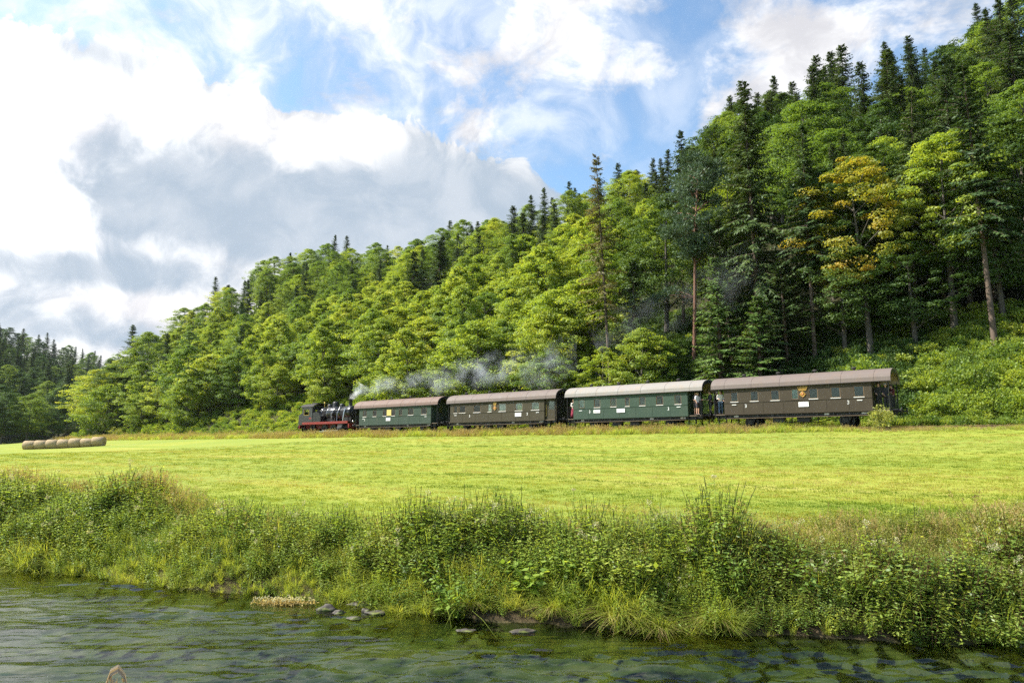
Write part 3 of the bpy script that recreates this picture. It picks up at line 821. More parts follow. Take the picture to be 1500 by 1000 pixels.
def coach(s_mid, xl, xr, rl, rr, wins, body_m, roof_m, label, blinds=(), curtains=(), vest=None, plates=(), threes=(), crest=None, lx=None):
    """xl, xr: ends of the panelled body; rl, rr: ends of the roof, all in the coach's own x"""
    e = empty('passenger_coach', on_track(s_mid), TROT); tag(e, label, 'railway coach', 'coaches of the steam train')
    bm_ = M[body_m]
    zb, zw0, zw1 = 1.90, 1.95, 2.66
    for sg in (-1, 1):
        y0, y1 = (-YS, -YS + .06) if sg < 0 else (YS - .06, YS)
        w = MB(); w.box(xl, xr, y0, y1, ZB, zw0); w.box(xl, xr, y0, y1, zw1, ZE + .25)
        edges = [xl] + [v for a, b in wins for v in (a, b)] + [xr]
        for i in range(0, len(edges), 2): w.box(edges[i], edges[i + 1], y0, y1, zw0, zw1)
        wall = w.obj('side_wall', bm_, e)
        yo = y0 if sg < 0 else y1
        t = MB(); t.box(xl, xr, yo - .022, yo + .022, zb - .045, zb); t.box(xl, xr, yo - .015, yo + .015, ZB - .0, ZB + .05)
        for xx in np.linspace(xl, xr, 8)[1:-1]:
            t.box(xx - .018, xx + .018, yo - .010, yo + .010, ZB + .051, zb - .046)
        t.obj('belt_rail', bm_, wall)
        for i, (a, b) in enumerate(wins):
            f = MB(); c = .035
            for q in ((a, a + c, zw0, zw1), (b - c, b, zw0, zw1), (a + c, b - c, zw1 - c, zw1), (a + c, b - c, zw0, zw0 + c)): f.box(q[0], q[1], y0 + .012, y1 - .012, q[2], q[3])
            wf = f.obj('window', M['interior'], e)
            MB().box(a + c, b - c, (y0 + y1) / 2 - .003, (y0 + y1) / 2 + .003, zw0 + c, zw1 - c).obj('pane', M['glass'], wf)
            MB().box(a - .02, b + .02, min(yo, yo + sg * .04), max(yo, yo + sg * .04), zw0 - .045, zw0 - .012).obj('sill', M['white_plate'] if i not in blinds else bm_, wf)
            yi = y1 + .03 if sg < 0 else y0 - .03
            if i in blinds: MB().box(a - .02, b + .02, yi - .006, yi + .006, zw0, zw1 + .02).obj('blind', M['blind'], wf)
            if i in curtains:
                cm_ = MB(); n = 14
                pts = [(a - .03 + (b - a + .06) * k / n, yi + .03 * math.sin(k * 1.9)) for k in range(n + 1)]
                for k in range(n): cm_.add([(pts[k][0], pts[k][1], zw0 - .05), (pts[k + 1][0], pts[k + 1][1], zw0 - .05), (pts[k + 1][0], pts[k + 1][1], zw1 + .05), (pts[k][0], pts[k][1], zw1 + .05)], [(0, 1, 2, 3)])
                cm_.obj('curtain', M['curtain'], wf)
    # ends with doorway and windows
    for xe, sg in ((xl, -1), (xr, 1)):
        a, b = (xe, xe + .05) if sg < 0 else (xe - .05, xe)
        w = MB(); yi = YS - .062
        w.box(a, b, -yi, -.36, ZB, ZE + .3); w.box(a, b, .36, yi, ZB, ZE + .3); w.box(a, b, -.36, .36, 2.95, ZE + .55)
        ew = w.obj('end_wall', bm_, e)
        dd = MB(); dd.box(a + .012, b - .012, -.36, .36, ZB, 2.05); dd.box(a + .012, b - .012, -.36, -.24, 2.05, 2.95); dd.box(a + .012, b - .012, .24, .36, 2.05, 2.95); dd.box(a + .012, b - .012, -.24, .24, 2.8, 2.95)
        dr = dd.obj('door', bm_, e)
        MB().box((a + b) / 2 - .003, (a + b) / 2 + .003, -.24, .24, 2.05, 2.8).obj('pane', M['glass'], dr)
        MB().bar((b + .03 if sg > 0 else a - .03, .27, 1.85), (b + .03 if sg > 0 else a - .03, .27, 2.1), .014).obj('handle', M['brass'], dr)
    # interior
    MB().box(xl + .06, xr - .06, -YS + .07, YS - .07, ZB + .02, ZB + .08).obj('floor_boards', M['timber'], e)
    for xx in np.arange(xl + 1.0, xr - .6, 1.55):
        for yy in (-.88, .78):
            b = MB(); b.box(xx - .45, xx + .45, yy - .42, yy + .42, 1.42, 1.47); b.box(xx - .02, xx + .02, yy - .42, yy + .42, 1.08, 1.95)
            b.obj('bench', M['interior'], e)
    # roof
    ro = roof_arc(); ri = [(y * .985, z - .035) for y, z in ro]
    r = MB()
    nseg = 12; xs = np.linspace(rl, rr, nseg + 1)
    for a, b in zip(xs[:-1], xs[1:]):
        for k in range(len(ro) - 1):
            r.add([(a, *ro[k]), (b, *ro[k]), (b, *ro[k + 1]), (a, *ro[k + 1])], [(0, 1, 2, 3)], 0, True)
            r.add([(a, *ri[k]), (b, *ri[k]), (b, *ri[k + 1]), (a, *ri[k + 1])], [(3, 2, 1, 0)], 1, True)
    for xx in (rl, rr):
        for k in range(len(ro) - 1): r.add([(xx, *ro[k]), (xx, *ro[k + 1]), (xx, *ri[k + 1]), (xx, *ri[k])], [(0, 1, 2, 3)], 0)
    for yy in (0, -1): r.add([(rl, *ro[yy]), (rr, *ro[yy]), (rr, *ri[yy]), (rl, *ri[yy])], [(0, 1, 2, 3)], 0)
    rf = r.obj('roof', [M[roof_m], M['ceiling_cream']], e)
    gt = MB()
    for sg in (-1, 1): gt.bar((rl, sg * (YS + .115), ZE - .03), (rr, sg * (YS + .115), ZE - .03), .028, 6)
    gt.obj('gutter', M['soot'], rf)
    for xx in xs[1:-1:2]:
        pa = roof_arc(.012); sm = MB()
        for k in range(len(pa) - 1):
            sm.add([(xx - .03, *pa[k]), (xx + .03, *pa[k]), (xx + .03, *pa[k + 1]), (xx - .03, *pa[k + 1])], [(0, 1, 2, 3)])
        sm.obj('roof_seam', M[roof_m], rf)
    for k, xx in enumerate(np.linspace(xl + 1.2, xr - 1.2, 4)):
        v = MB(); v.bar((xx, -.35, ZT - .06), (xx, -.35, ZT + .08), .05, 8); v.lathe([(.02, -.16), (.07, -.13), (.09, 0), (.07, .13), (.02, .16)], 10, (xx, -.35, ZT + .11), 'x')
        v.obj('roof_vent', M['soot'], rf)
    # roof end bow (the hood over the platform)
    for xx, sg in ((rl, 1), (rr, -1)):
        hb = MB(); dep = roof_arc(); lower = [(y, max(ZE - .02, z - .30)) for y, z in dep]
        for k in range(len(dep) - 1):
            hb.add([(xx + sg * .02, *ri[k]), (xx + sg * .02, *ri[k + 1]), (xx + sg * .02, lower[k + 1][0] * .985, min(ri[k + 1][1] - .002, lower[k + 1][1])), (xx + sg * .02, lower[k][0] * .985, min(ri[k][1] - .002, lower[k][1]))], [(0, 1, 2, 3)])
        hb.obj('roof_bow', M['black'], rf)
    # underframe
    u = MB()
    for yy in (-1.12, 1.12): u.box(rl + .25, rr - .25, yy - .035, yy + .035, .80, .985); u.box(rl + .25, rr - .25, yy - .09, yy + .09, .965, .995)
    for xx in np.linspace(rl + .8, rr - .8, 6): u.box(xx - .05, xx + .05, -1.08, 1.08, .82, .97)
    for sg, yy in ((-1, -1.02), (1, 1.02)):
        u.tube([(xl + 2.2, yy, .80), (-.9, yy, .42), (.9, yy, .42), (xr - 2.2, yy, .80)], [.028] * 4, 6)
        for xx in (-.9, .9): u.bar((xx, yy, .42), (xx, yy, .82), .03, 6)
    u.box(rl + .15, rl + .28, -1.25, 1.25, .84, 1.2); u.box(rr - .28, rr - .15, -1.25, 1.25, .84, 1.2)
    u.obj('underframe', M['black'], e)
    wb = (xr - xl) * .5 - 1.75
    mid = (xl + xr) / 2
    for xx in (mid - wb, mid + wb): wheelset(e, xx)
    for a, b in ((mid - 1.55, mid - .75), (mid + .1, mid + .95)):
        bx = MB().box(a, b, -1.20, -.75, .40, .84); bx.box(a + .02, b - .02, -1.215, -1.20, .44, .80); bx.obj('battery_box', M['black'], e)
    fb = MB().box(xl + .15, xr - .15, -1.50, -1.28, .72, .755); fo = fb.obj('footboard', M['timber'], e)
    for xx in np.linspace(xl + .4, xr - .4, 10):
        hg = MB(); hg.box(xx - .02, xx + .02, -1.40, -1.37, .756, 1.0); hg.box(xx - .02, xx + .02, -1.40, -1.12, .80, .83); hg.obj('hanger', M['black'], fo)
    for xx, wd in ((xl + .6, .32), (xr - .75, .42), (mid + 1.9, .3)):
        MB().box(xx, xx + wd, -1.165, -1.156, .845, .94).obj('number_plate', M['white_plate'], e)
    # platforms
    for xe, re, sg in ((xl, rl, -1), (xr, rr, 1)):
        if abs(re - xe) < .3: continue
        edge = re + .0 * sg
        pl_ = MB().box(min(xe, edge - sg * .14), max(xe, edge - sg * .14), -1.35, 1.35, 1.0, 1.06).obj('platform', M['timber'], e)
        rl_ = MB(); x_ = edge - sg * .18
        for yy in (-1.32, -.42, .42, 1.32): rl_.bar((x_, yy, 1.06), (x_, yy, 2.12), .022, 6)
        for zz in (1.18, 2.1): rl_.bar((x_, -1.32, zz), (x_, -.42, zz), .02, 6); rl_.bar((x_, .42, zz), (x_, 1.32, zz), .02, 6)
        for yy in list(np.linspace(-1.2, -.55, 5)) + list(np.linspace(.55, 1.2, 5)): rl_.bar((x_, yy, 1.18), (x_, yy, 2.1), .011, 5)
        rl_.obj('railing', M['black'], pl_)
        gt_ = MB()
        for zz in (1.3, 1.95): gt_.bar((x_ + sg * .02, -.40, zz), (x_ + sg * .02, .40, zz), .016, 5)
        for yy in np.linspace(-.3, .3, 5): gt_.bar((x_ + sg * .02, yy, 1.3), (x_ + sg * .02, yy, 1.95), .010, 5)
        gt_.obj('gate', M['black'], pl_)
        for yy in (-1.36, 1.36):
            p_ = MB().bar((x_, yy, 1.0), (x_, yy, ZE), .032, 8).obj('post', M['black'], pl_)
        for yy in (-1.2, 1.2):
            st = MB()
            for zz in (.42, .72): st.box(xe + sg * .25 - .28, xe + sg * .25 + .28, yy - .13, yy + .13, zz, zz + .035)
            for dx_ in (-.29, .29): st.box(xe + sg * .25 + dx_ - .012, xe + sg * .25 + dx_ + .012, yy - .10, yy + .10, .40, .99)
            st.obj('step', M['black'], pl_)
    buffer_pair(e, rr - .16, 1); buffer_pair(e, rl + .16, -1)
    yo = -YS
    for a, b, z0, z1 in plates:
        p_ = MB().box(a, b, yo - .035, yo - .024, z0, z1).obj('destination_board', M['white_plate'], e)
        k = MB(); rr_ = random.Random(int(a * 100))
        for j, zz in enumerate((z1 - .11, z0 + .09)):
            xx = a + .06
            while xx < b - .12:
                wd = rr_.uniform(.04, .13); k.box(xx, xx + wd, yo - .040, yo - .0352, zz - .022, zz + .022); xx += wd + .035
        k.obj('print', M['print_grey'], p_)
    for xx in threes:
        o = link('class_numeral', THREE, e); o.location = (xx, yo - .006, 1.50); o.rotation_euler = (R(90), 0, 0)
    for xx in (xl + .75, xr - .75):
        MB().box(xx - .16, xx + .16, yo - .03, yo - .001, 1.70, 1.745).obj('door_plate', M['white_plate'], e)
    if crest:
        xx = crest[0]; k = MB(); big = crest[1]
        zz = 2.72
        # a spread crest of pointed feathers over a banner, in gold
        for j in range(-3, 4):
            k.prism([(xx + j * .07 * big - .035, zz - .10), (xx + j * .07 * big + .035, zz - .10), (xx + j * .095 * big + .03, zz + .12 - .012 * abs(j)), (xx + j * .095 * big - .02, zz + .14 - .012 * abs(j))], yo - .03 - .002 * (j + 4), yo - .026 - .002 * (j + 4) + .002)
        k.prism([(xx - .24 * big, zz - .13), (xx + .24 * big, zz - .13), (xx + .19 * big, zz - .20), (xx - .19 * big, zz - .20)], yo - .032, yo - .024)
        k.obj('crest', M['gold'], e)
        k = MB(); zc0 = 2.27
        k.lathe([(.175, 0), (.175, -.012), (.115, -.012), (.115, 0)], 20, (xx, yo - .022, zc0), 'y')
        em = k.obj('emblem', M['gold'], e)
        k = MB(); k.lathe([(.09, 0), (.09, -.016), (.0, -.02)], 16, (xx, yo - .022, zc0), 'y')
        for j in range(4):
            a = j * math.pi / 2; k.prism([(xx + .18 * math.cos(a - .2), zc0 + .18 * math.sin(a - .2)), (xx + .24 * math.cos(a), zc0 + .24 * math.sin(a)), (xx + .18 * math.cos(a + .2), zc0 + .18 * math.sin(a + .2))], yo - .03, yo - .022)
        k.obj('emblem_centre', M['orange'], em)
    if vest:    # closed vestibule: set-back section with its own window and hand rails
        a, b = vest
        for sg in (-1, 1):
            y0, y1 = (-YS + .16, -YS + .22) if sg < 0 else (YS - .22, YS - .16)
            w = MB(); w.box(a, b, y0, y1, 1.0, 1.95); w.box(a, a + .38, y0, y1, 1.95, 2.66); w.box(b - .22, b, y0, y1, 1.95, 2.66); w.box(a, b, y0, y1, 2.66, ZE + .22)
            vw = w.obj('vestibule_wall', bm_, e)
            MB().box(a + .38, b - .22, (y0 + y1) / 2 - .003, (y0 + y1) / 2 + .003, 1.95, 2.66).obj('pane', M['glass'], vw)
            MB().bar((a + .14, (y0 if sg < 0 else y1) + sg * .05, 1.35), (a + .14, (y0 if sg < 0 else y1) + sg * .05, 2.4), .016).obj('handle', M['brass'], vw)
        MB().box(b - .05, b - .002, -YS + .23, YS - .23, 1.0, ZE + .3).obj('vestibule_end', M['black'], e)
    return e


def wn(mid, lst): return sorted([(round(mid - a, 2), round(mid - b, 2)) for a, b in lst])


m4, m3, m2, m1 = 14.85, 27.95, 42.15, 56.5
coach(m4, m4 - 19.8, m4 - 9.9, m4 - 20.75, m4 - 8.75, wn(m4, [(19.3, 18.74), (17.86, 17.26), (16.39, 15.78), (14.97, 14.5), (13.81, 13.22), (12.4, 11.8), (10.98, 10.36)]), 'brown_paint_2', 'roof_brown',
      'last coach of the train, dark brown, gold crest amid windows, open rear platform', blinds=(3,), plates=[(m4 - 14.51, m4 - 13.85, 1.42, 1.75)], threes=(m4 - 18.2, m4 - 11.35), crest=(m4 - 14.2, 1.15))
coach(m3, m3 - 33.2, m3 - 22.68, m3 - 34.05, m3 - 21.45, wn(m3, [(32.65, 32.08), (31.1, 30.5), (29.5, 28.95), (28.13, 27.72), (26.82, 26.28), (25.33, 24.73), (23.75, 23.2)]), 'green_paint_2', 'roof_grey',
      'third coach, bright green with pale grey roof and passengers on its platforms', blinds=(0,), plates=[(m3 - 28.91, m3 - 28.15, 1.46, 1.76), (m3 - 31.15, m3 - 30.5, 1.48, 1.74)], threes=(m3 - 31.55, m3 - 24.3))
coach(m2, m2 - 47.98, m2 - 36.32, m2 - 48.45, m2 - 35.0, wn(m2, [(47.5, 47.0), (46.75, 45.9), (44.85, 43.95), (43.0, 42.52), (41.65, 40.75), (39.66, 38.8), (37.8, 36.87)]), 'brown_paint', 'roof_brown',
      'second coach behind the locomotive, olive brown with gold emblem and closed end vestibule', curtains=(0,), plates=[(m2 - 39.65, m2 - 38.92, 1.42, 1.75)], threes=(m2 - 45.35, m2 - 38.25), crest=(m2 - 42.1, .7), vest=(m2 - 36.32, m2 - 35.1))
coach(m1, m1 - 62.25, m1 - 50.72, m1 - 63.15, m1 - 49.7, wn(m1, [(61.62, 60.98), (59.9, 59.28), (58.2, 57.6), (56.8, 56.2), (55.6, 55.1), (54.15, 53.35), (52.15, 51.35)]), 'green_paint', 'roof_rust',
      'first coach next to the locomotive, dull green with rusty brown roof', blinds=(4,), plates=[(m1 - 57.63, m1 - 56.93, 1.42, 1.75)], threes=(m1 - 61.3,))

# yellow panel between two windows of the first coach
c1 = [o for o in C.objects if o.get('label', '').startswith('first coach')][0]
MB().box(m1 - 57.56, m1 - 56.85, -YS - .006, -YS - .001, 1.98, 2.64).obj('yellow_panel', M['curtain'], c1)

# ------------------------------------------------------------------ locomotive (runs cab first, chimney towards the coaches)
L = empty('steam_locomotive', on_track(68.9), TROT); tag(L, 'black steam tank locomotive with red frame, cab leading, chimney smoking', 'locomotive')
f = MB(); f.box(-5.1, 4.55, -.62, -.55, .75, 1.42); f.box(-5.1, 4.55, .55, .62, .75, 1.42); f.box(-5.15, -5.0, -1.35, 1.35, .80, 1.28); f.box(4.55, 4.72, -1.35, 1.35, .80, 1.28)
f.obj('frame', M['red_frame'], L)
f = MB(); f.box(-4.4, 4.5, -1.40, -1.37, 1.30, 1.58); f.box(-4.4, 4.5, 1.37, 1.40, 1.30, 1.58); f.box(-4.4, 4.5, -1.36, 1.36, 1.52, 1.575); f.obj('running_board', M['red_frame'], L)
for xx in (-3.0, -.6, 1.2):
    w = MB(); r_ = .60
    for yy in (-.80, .80):
        w.lathe([(r_ + .03, -.02), (r_, 0), (r_, .12), (r_ - .07, .12), (r_ - .07, -.02)], 24, (xx, yy - .06, r_), 'y', 1); w.lathe([(.13, -.03), (.13, .14)], 10, (xx, yy - .06, r_), 'y')
        for k in range(11):
            a = k * 2 * math.pi / 11; w.bar((xx, yy, r_), (xx + .55 * math.cos(a), yy, r_ + .55 * math.sin(a)), .035, 4)
        w.prism([(xx + .54 * math.cos(a), r_ + .54 * math.sin(a)) for a in np.linspace(3.6, 5.8, 8)], yy - .03, yy + .03)
    w.bar((xx, -.86, r_), (xx, .86, r_), .08, 8); w.obj('driving_wheel', [M['red_frame'], M['black']], L)
for xx in (-4.5, 3.0):
    w = MB(); r_ = .42
    for yy in (-.78, .78):
        w.lathe([(r_, 0), (r_, .12), (r_ - .06, .12), (r_ - .06, 0)], 18, (xx, yy - .06, r_), 'y', 1)
        for k in range(8):
            a = k * math.pi / 4; w.bar((xx, yy, r_), (xx + .38 * math.cos(a), yy, r_ + .38 * math.sin(a)), .03, 4)
    w.bar((xx, -.8, r_), (xx, .8, r_), .06, 8); w.obj('carrying_wheel', [M['red_frame'], M['black']], L)
for yy in (-1.0, 1.0):
    w = MB(); w.box(-3.1, 1.3, yy - .03, yy + .03, .40, .50); w.obj('coupling_rod', M['steel'], L)
    w = MB(); w.box(-.6, 2.6, yy * 1.08 - .025, yy * 1.08 + .025, .50, .58); w.obj('connecting_rod', M['steel'], L)
    w = MB(); w.lathe([(.0, -.46), (.30, -.45), (.34, -.40), (.34, .40), (.30, .45), (.0, .46)], 16, (3.05, yy * 1.12, .78), 'x'); w.box(2.62, 3.48, yy * 1.12 - .24, yy * 1.12 + .24, 1.05, 1.30); w.obj('cylinder_block', M['soot'], L)
b = MB(); b.lathe([(.0, -2.45), (.76, -2.45), (.76, 2.3), (.0, 2.3)], 28, (0, 0, 2.60), 'x'); bo = b.obj('boiler', M['black_gloss'], L)
for xx in (-1.5, -.4, .7, 1.8):
    MB().lathe([(.765, -.035), (.775, -.03), (.775, .03), (.765, .035)], 28, (xx, 0, 2.60), 'x').obj('boiler_band', M['steel'], bo)
b = MB(); b.lathe([(.0, 2.3), (.82, 2.31), (.82, 3.95), (.78, 4.0), (.0, 4.0)], 28, (0, 0, 2.60), 'x'); sb_ = b.obj('smokebox', M['black_gloss'], L)
b = MB(); b.lathe([(.60, 4.0), (.58, 4.06), (.40, 4.13), (.0, 4.17)], 24, (0, 0, 2.60), 'x'); b.bar((4.15, 0, 2.6), (4.3, 0, 2.6), .035); b.bar((4.26, -.18, 2.5), (4.26, .18, 2.72), .02); b.obj('smokebox_door', M['black'], sb_)
b = MB(); b.box(2.6, 4.1, -.62, .62, 1.5, 2.2); b.obj('saddle', M['black'], L)
b = MB(); b.box(-2.4, 1.0, -.55, .55, 1.5, 2.1); b.obj('firebox', M['black'], L)
MB().lathe([(.32, 3.28), (.24, 3.40), (.21, 3.6), (.22, 4.12), (.29, 4.16), (.30, 4.22), (.22, 4.23), (.20, 3.7)], 18, (3.15, 0, 0), 'z').obj('chimney', M['black'], L)
MB().lathe([(.44, 3.22), (.38, 3.34), (.38, 3.78), (.34, 3.92), (.20, 4.0), (.0, 4.02)], 18, (.35, 0, 0), 'z').obj('steam_dome', M['black'], L)
MB().lathe([(.36, 3.24), (.31, 3.34), (.31, 3.60), (.24, 3.72), (.0, 3.76)], 16, (-.75, 0, 0), 'z').obj('sand_dome', M['black'], L)
MB().lathe([(.36, 3.24), (.31, 3.34), (.31, 3.56), (.24, 3.68), (.0, 3.72)], 16, (1.6, 0, 0), 'z').obj('sand_dome', M['black'], L)
b = MB(); b.bar((-1.9, 0, 3.3), (-1.9, 0, 3.85), .05, 8); b.lathe([(.08, 0), (.10, .05), (.10, .2), (.0, .24)], 10, (-1.9, 0, 3.8)); b.bar((-1.6, .2, 3.3), (-1.6, .2, 3.72), .03, 6); b.obj('whistle', M['brass'], L)
for yy in (-.80, .80):
    h = MB(); h.bar((-2.2, yy * 1.06, 2.95), (3.9, yy * 1.06, 2.95), .02, 6)
    for xx in (-2.0, -.2, 1.6, 3.6): h.bar((xx, yy * .9, 2.9), (xx, yy * 1.06, 2.95), .015, 5)
    h.obj('handrail', M['steel'], L)
    p = MB(); p.tube([(3.3, yy, 3.1), (3.25, yy * 1.2, 2.6), (3.1, yy * 1.25, 1.5), (3.05, yy * 1.25, 1.2)], [.09] * 4, 8); p.obj('steam_pipe', M['steel'], L)
# short side tanks ahead of the cab, air pump, sand pipes
for yy in (-1, 1):
    t = MB(); t.prism([(-2.4, 1.58), (-.75, 1.58), (-.75, 2.25), (-1.3, 2.75), (-2.4, 2.75)], min(yy * .80, yy * 1.36), max(yy * .80, yy * 1.36)); t.obj('side_tank', M['black'], L)
    t = MB(); t.lathe([(.17, 1.75), (.19, 1.8), (.19, 2.15), (.12, 2.2), (.12, 2.3), (.17, 2.32), (.17, 2.62), (.0, 2.66)], 12, (1.1, yy * .98, 0)); t.bar((1.1, yy * .98, 2.6), (1.1, yy * .6, 3.0), .03); t.obj('air_pump', M['soot'], L)
    t = MB(); t.tube([(1.6, yy * .3, 3.4), (1.75, yy * .84, 2.6), (1.85, yy * .9, 1.58)], [.025] * 3, 6); t.tube([(.35, yy * .4, 3.2), (.6, yy * .84, 2.6), (.75, yy * .9, 1.58)], [.025] * 3, 6); t.obj('sand_pipe', M['steel'], L)
# cab
for yy in (-1, 1):
    y0, y1 = min(yy * 1.38, yy * 1.33), max(yy * 1.38, yy * 1.33)
    w = MB(); w.box(-4.5, -2.4, y0, y1, 1.58, 2.45); w.box(-4.5, -4.1, y0, y1, 2.45, 3.15); w.box(-3.1, -2.4, y0, y1, 2.45, 3.15); w.box(-4.5, -2.4, y0, y1, 3.15, 3.45)
    cw = w.obj('cab_side', M['black_gloss'], L)
    w = MB(); w.box(-4.12, -4.08, y0 - .015, y1 + .015, 2.44, 3.16); w.box(-3.12, -3.08, y0 - .015, y1 + .015, 2.44, 3.16); w.box(-4.08, -3.12, y0 - .015, y1 + .015, 2.43, 2.47); w.obj('window_frame', M['brass'], cw)
    w = MB(); w.bar((-2.5, yy * 1.43, 1.7), (-2.5, yy * 1.43, 2.9), .018); w.obj('handle', M['steel'], cw)
    MB().box(-3.05, -2.55, y0 - .012 if yy < 0 else y1, y0 if yy < 0 else y1 + .012, 1.95, 2.15).obj('number_plate', M['red_frame'], cw)
for xx in (-4.5, -2.45):
    w = MB(); w.box(xx, xx + .05, -1.33, 1.33, 1.58, 2.5); w.box(xx, xx + .05, -1.33, -.95, 2.5, 3.2); w.box(xx, xx + .05, .95, 1.33, 2.5, 3.2); w.box(xx, xx + .05, -.45, .45, 2.5, 3.2); w.box(xx, xx + .05, -1.33, 1.33, 3.2, 3.6); w.obj('cab_front', M['black'], L)
arc = [(-(1.46) * math.cos(math.pi * i / 10), 3.43 + .46 * math.sin(math.pi * i / 10)) for i in range(11)]
w = MB(); w.prism(arc + [(y * .97, z - .04) for y, z in arc[::-1]], -4.75, -2.15, 'x', 0, False); cr = w.obj('cab_roof', M['soot'], L)
w = MB(); w.box(-3.9, -3.0, -.4, .4, 3.87, 3.98); w.obj('roof_vent', M['soot'], cr)
w = MB(); w.prism([(-5.35, 1.30), (-4.5, 1.30), (-4.5, 2.72), (-4.72, 2.72), (-5.35, 2.45)], -1.3, 1.3); w.obj('coal_bunker', M['black_gloss'], L)
w = MB(); r0 = random.Random(4)
for i in range(40):
    cx, cy_, cz = r0.uniform(-4.65, -4.55), r0.uniform(-1.1, 1.1), 2.74 + r0.uniform(0, .12); q = r0.uniform(.06, .12)
    w.lathe([(.0, -q * .7), (q, -q * .2), (q * .8, q * .5), (.0, q * .7)], 5, (cx, cy_, cz))
w.obj('coal', M['soot'], L); C.objects[-1]['kind'] = 'stuff'
for yy in (-.8, .8):
    for xx, sg in ((-5.36, -1), (4.74, 1)):
        w = MB(); w.lathe([(.13, 0), (.15, sg * .16), (.0, sg * .17)], 12, (xx, yy, 1.5), 'x'); w.obj('lamp', M['steel'], L)
for xx, dn in ((-2.2, 0), (-4.2, 0), (4.1, 0)):
    for yy in (-1.25, 1.25):
        st = MB(); st.box(xx - .25, xx + .25, yy - .12, yy + .12, .45, .48); st.box(xx - .25, xx + .25, yy - .12, yy + .12, .85, .88); st.box(xx - .27, xx - .25, yy - .1, yy + .1, .43, 1.30); st.box(xx + .25, xx + .27, yy - .1, yy + .1, .43, 1.30); st.obj('step', M['black'], L)
buffer_pair(L, 4.74, 1); buffer_pair(L, -5.2, -1)

# ------------------------------------------------------------------ people on the coach platforms
M['skin'] = plain('skin', (.52, .30, .21), .6)
M['hair_dark'] = plain('hair_dark', (.035, .022, .014), .6); M['hair_fair'] = plain('hair_fair', (.26, .17, .08), .6); M['hair_grey'] = plain('hair_grey', (.36, .34, .32), .6)
CLOTH = {}


def cloth(c):
    if c not in CLOTH:
        def f(q, out):
            n = q.noise(q.new('ShaderNodeTexCoord').outputs['Object'], 9, 3)
            principled(q, out, q.mix(n, tuple(v * .8 for v in c), tuple(min(1, v * 1.15) for v in c)), .85, 0, (n, .3, .02))
        CLOTH[c] = mat('cloth', f)
    return CLOTH[c]


def skin_mesh(nodes, edges, sub=2):
    names = list(nodes); me_ = bpy.data.meshes.new('figure')
    me_.from_pydata([nodes[k][0] for k in names], [(names.index(a), names.index(b)) for a, b in edges], [])
    o = bpy.data.objects.new('figure', me_); C.objects.link(o)
    md = o.modifiers.new('skin', 'SKIN'); md.use_smooth_shade = True
    for i, k in enumerate(names):
        r_ = nodes[k][1]; me_.skin_vertices[0].data[i].radius = r_ if isinstance(r_, tuple) else (r_, r_)
    me_.skin_vertices[0].data[0].use_root = True
    sbm = o.modifiers.new('sub', 'SUBSURF'); sbm.levels = sub; sbm.render_levels = sub
    dg = bpy.context.evaluated_depsgraph_get(); dg.update()
    out = bpy.data.meshes.new_from_object(o.evaluated_get(dg)); bpy.data.objects.remove(o); bpy.data.meshes.remove(me_)
    out.materials.clear(); return out


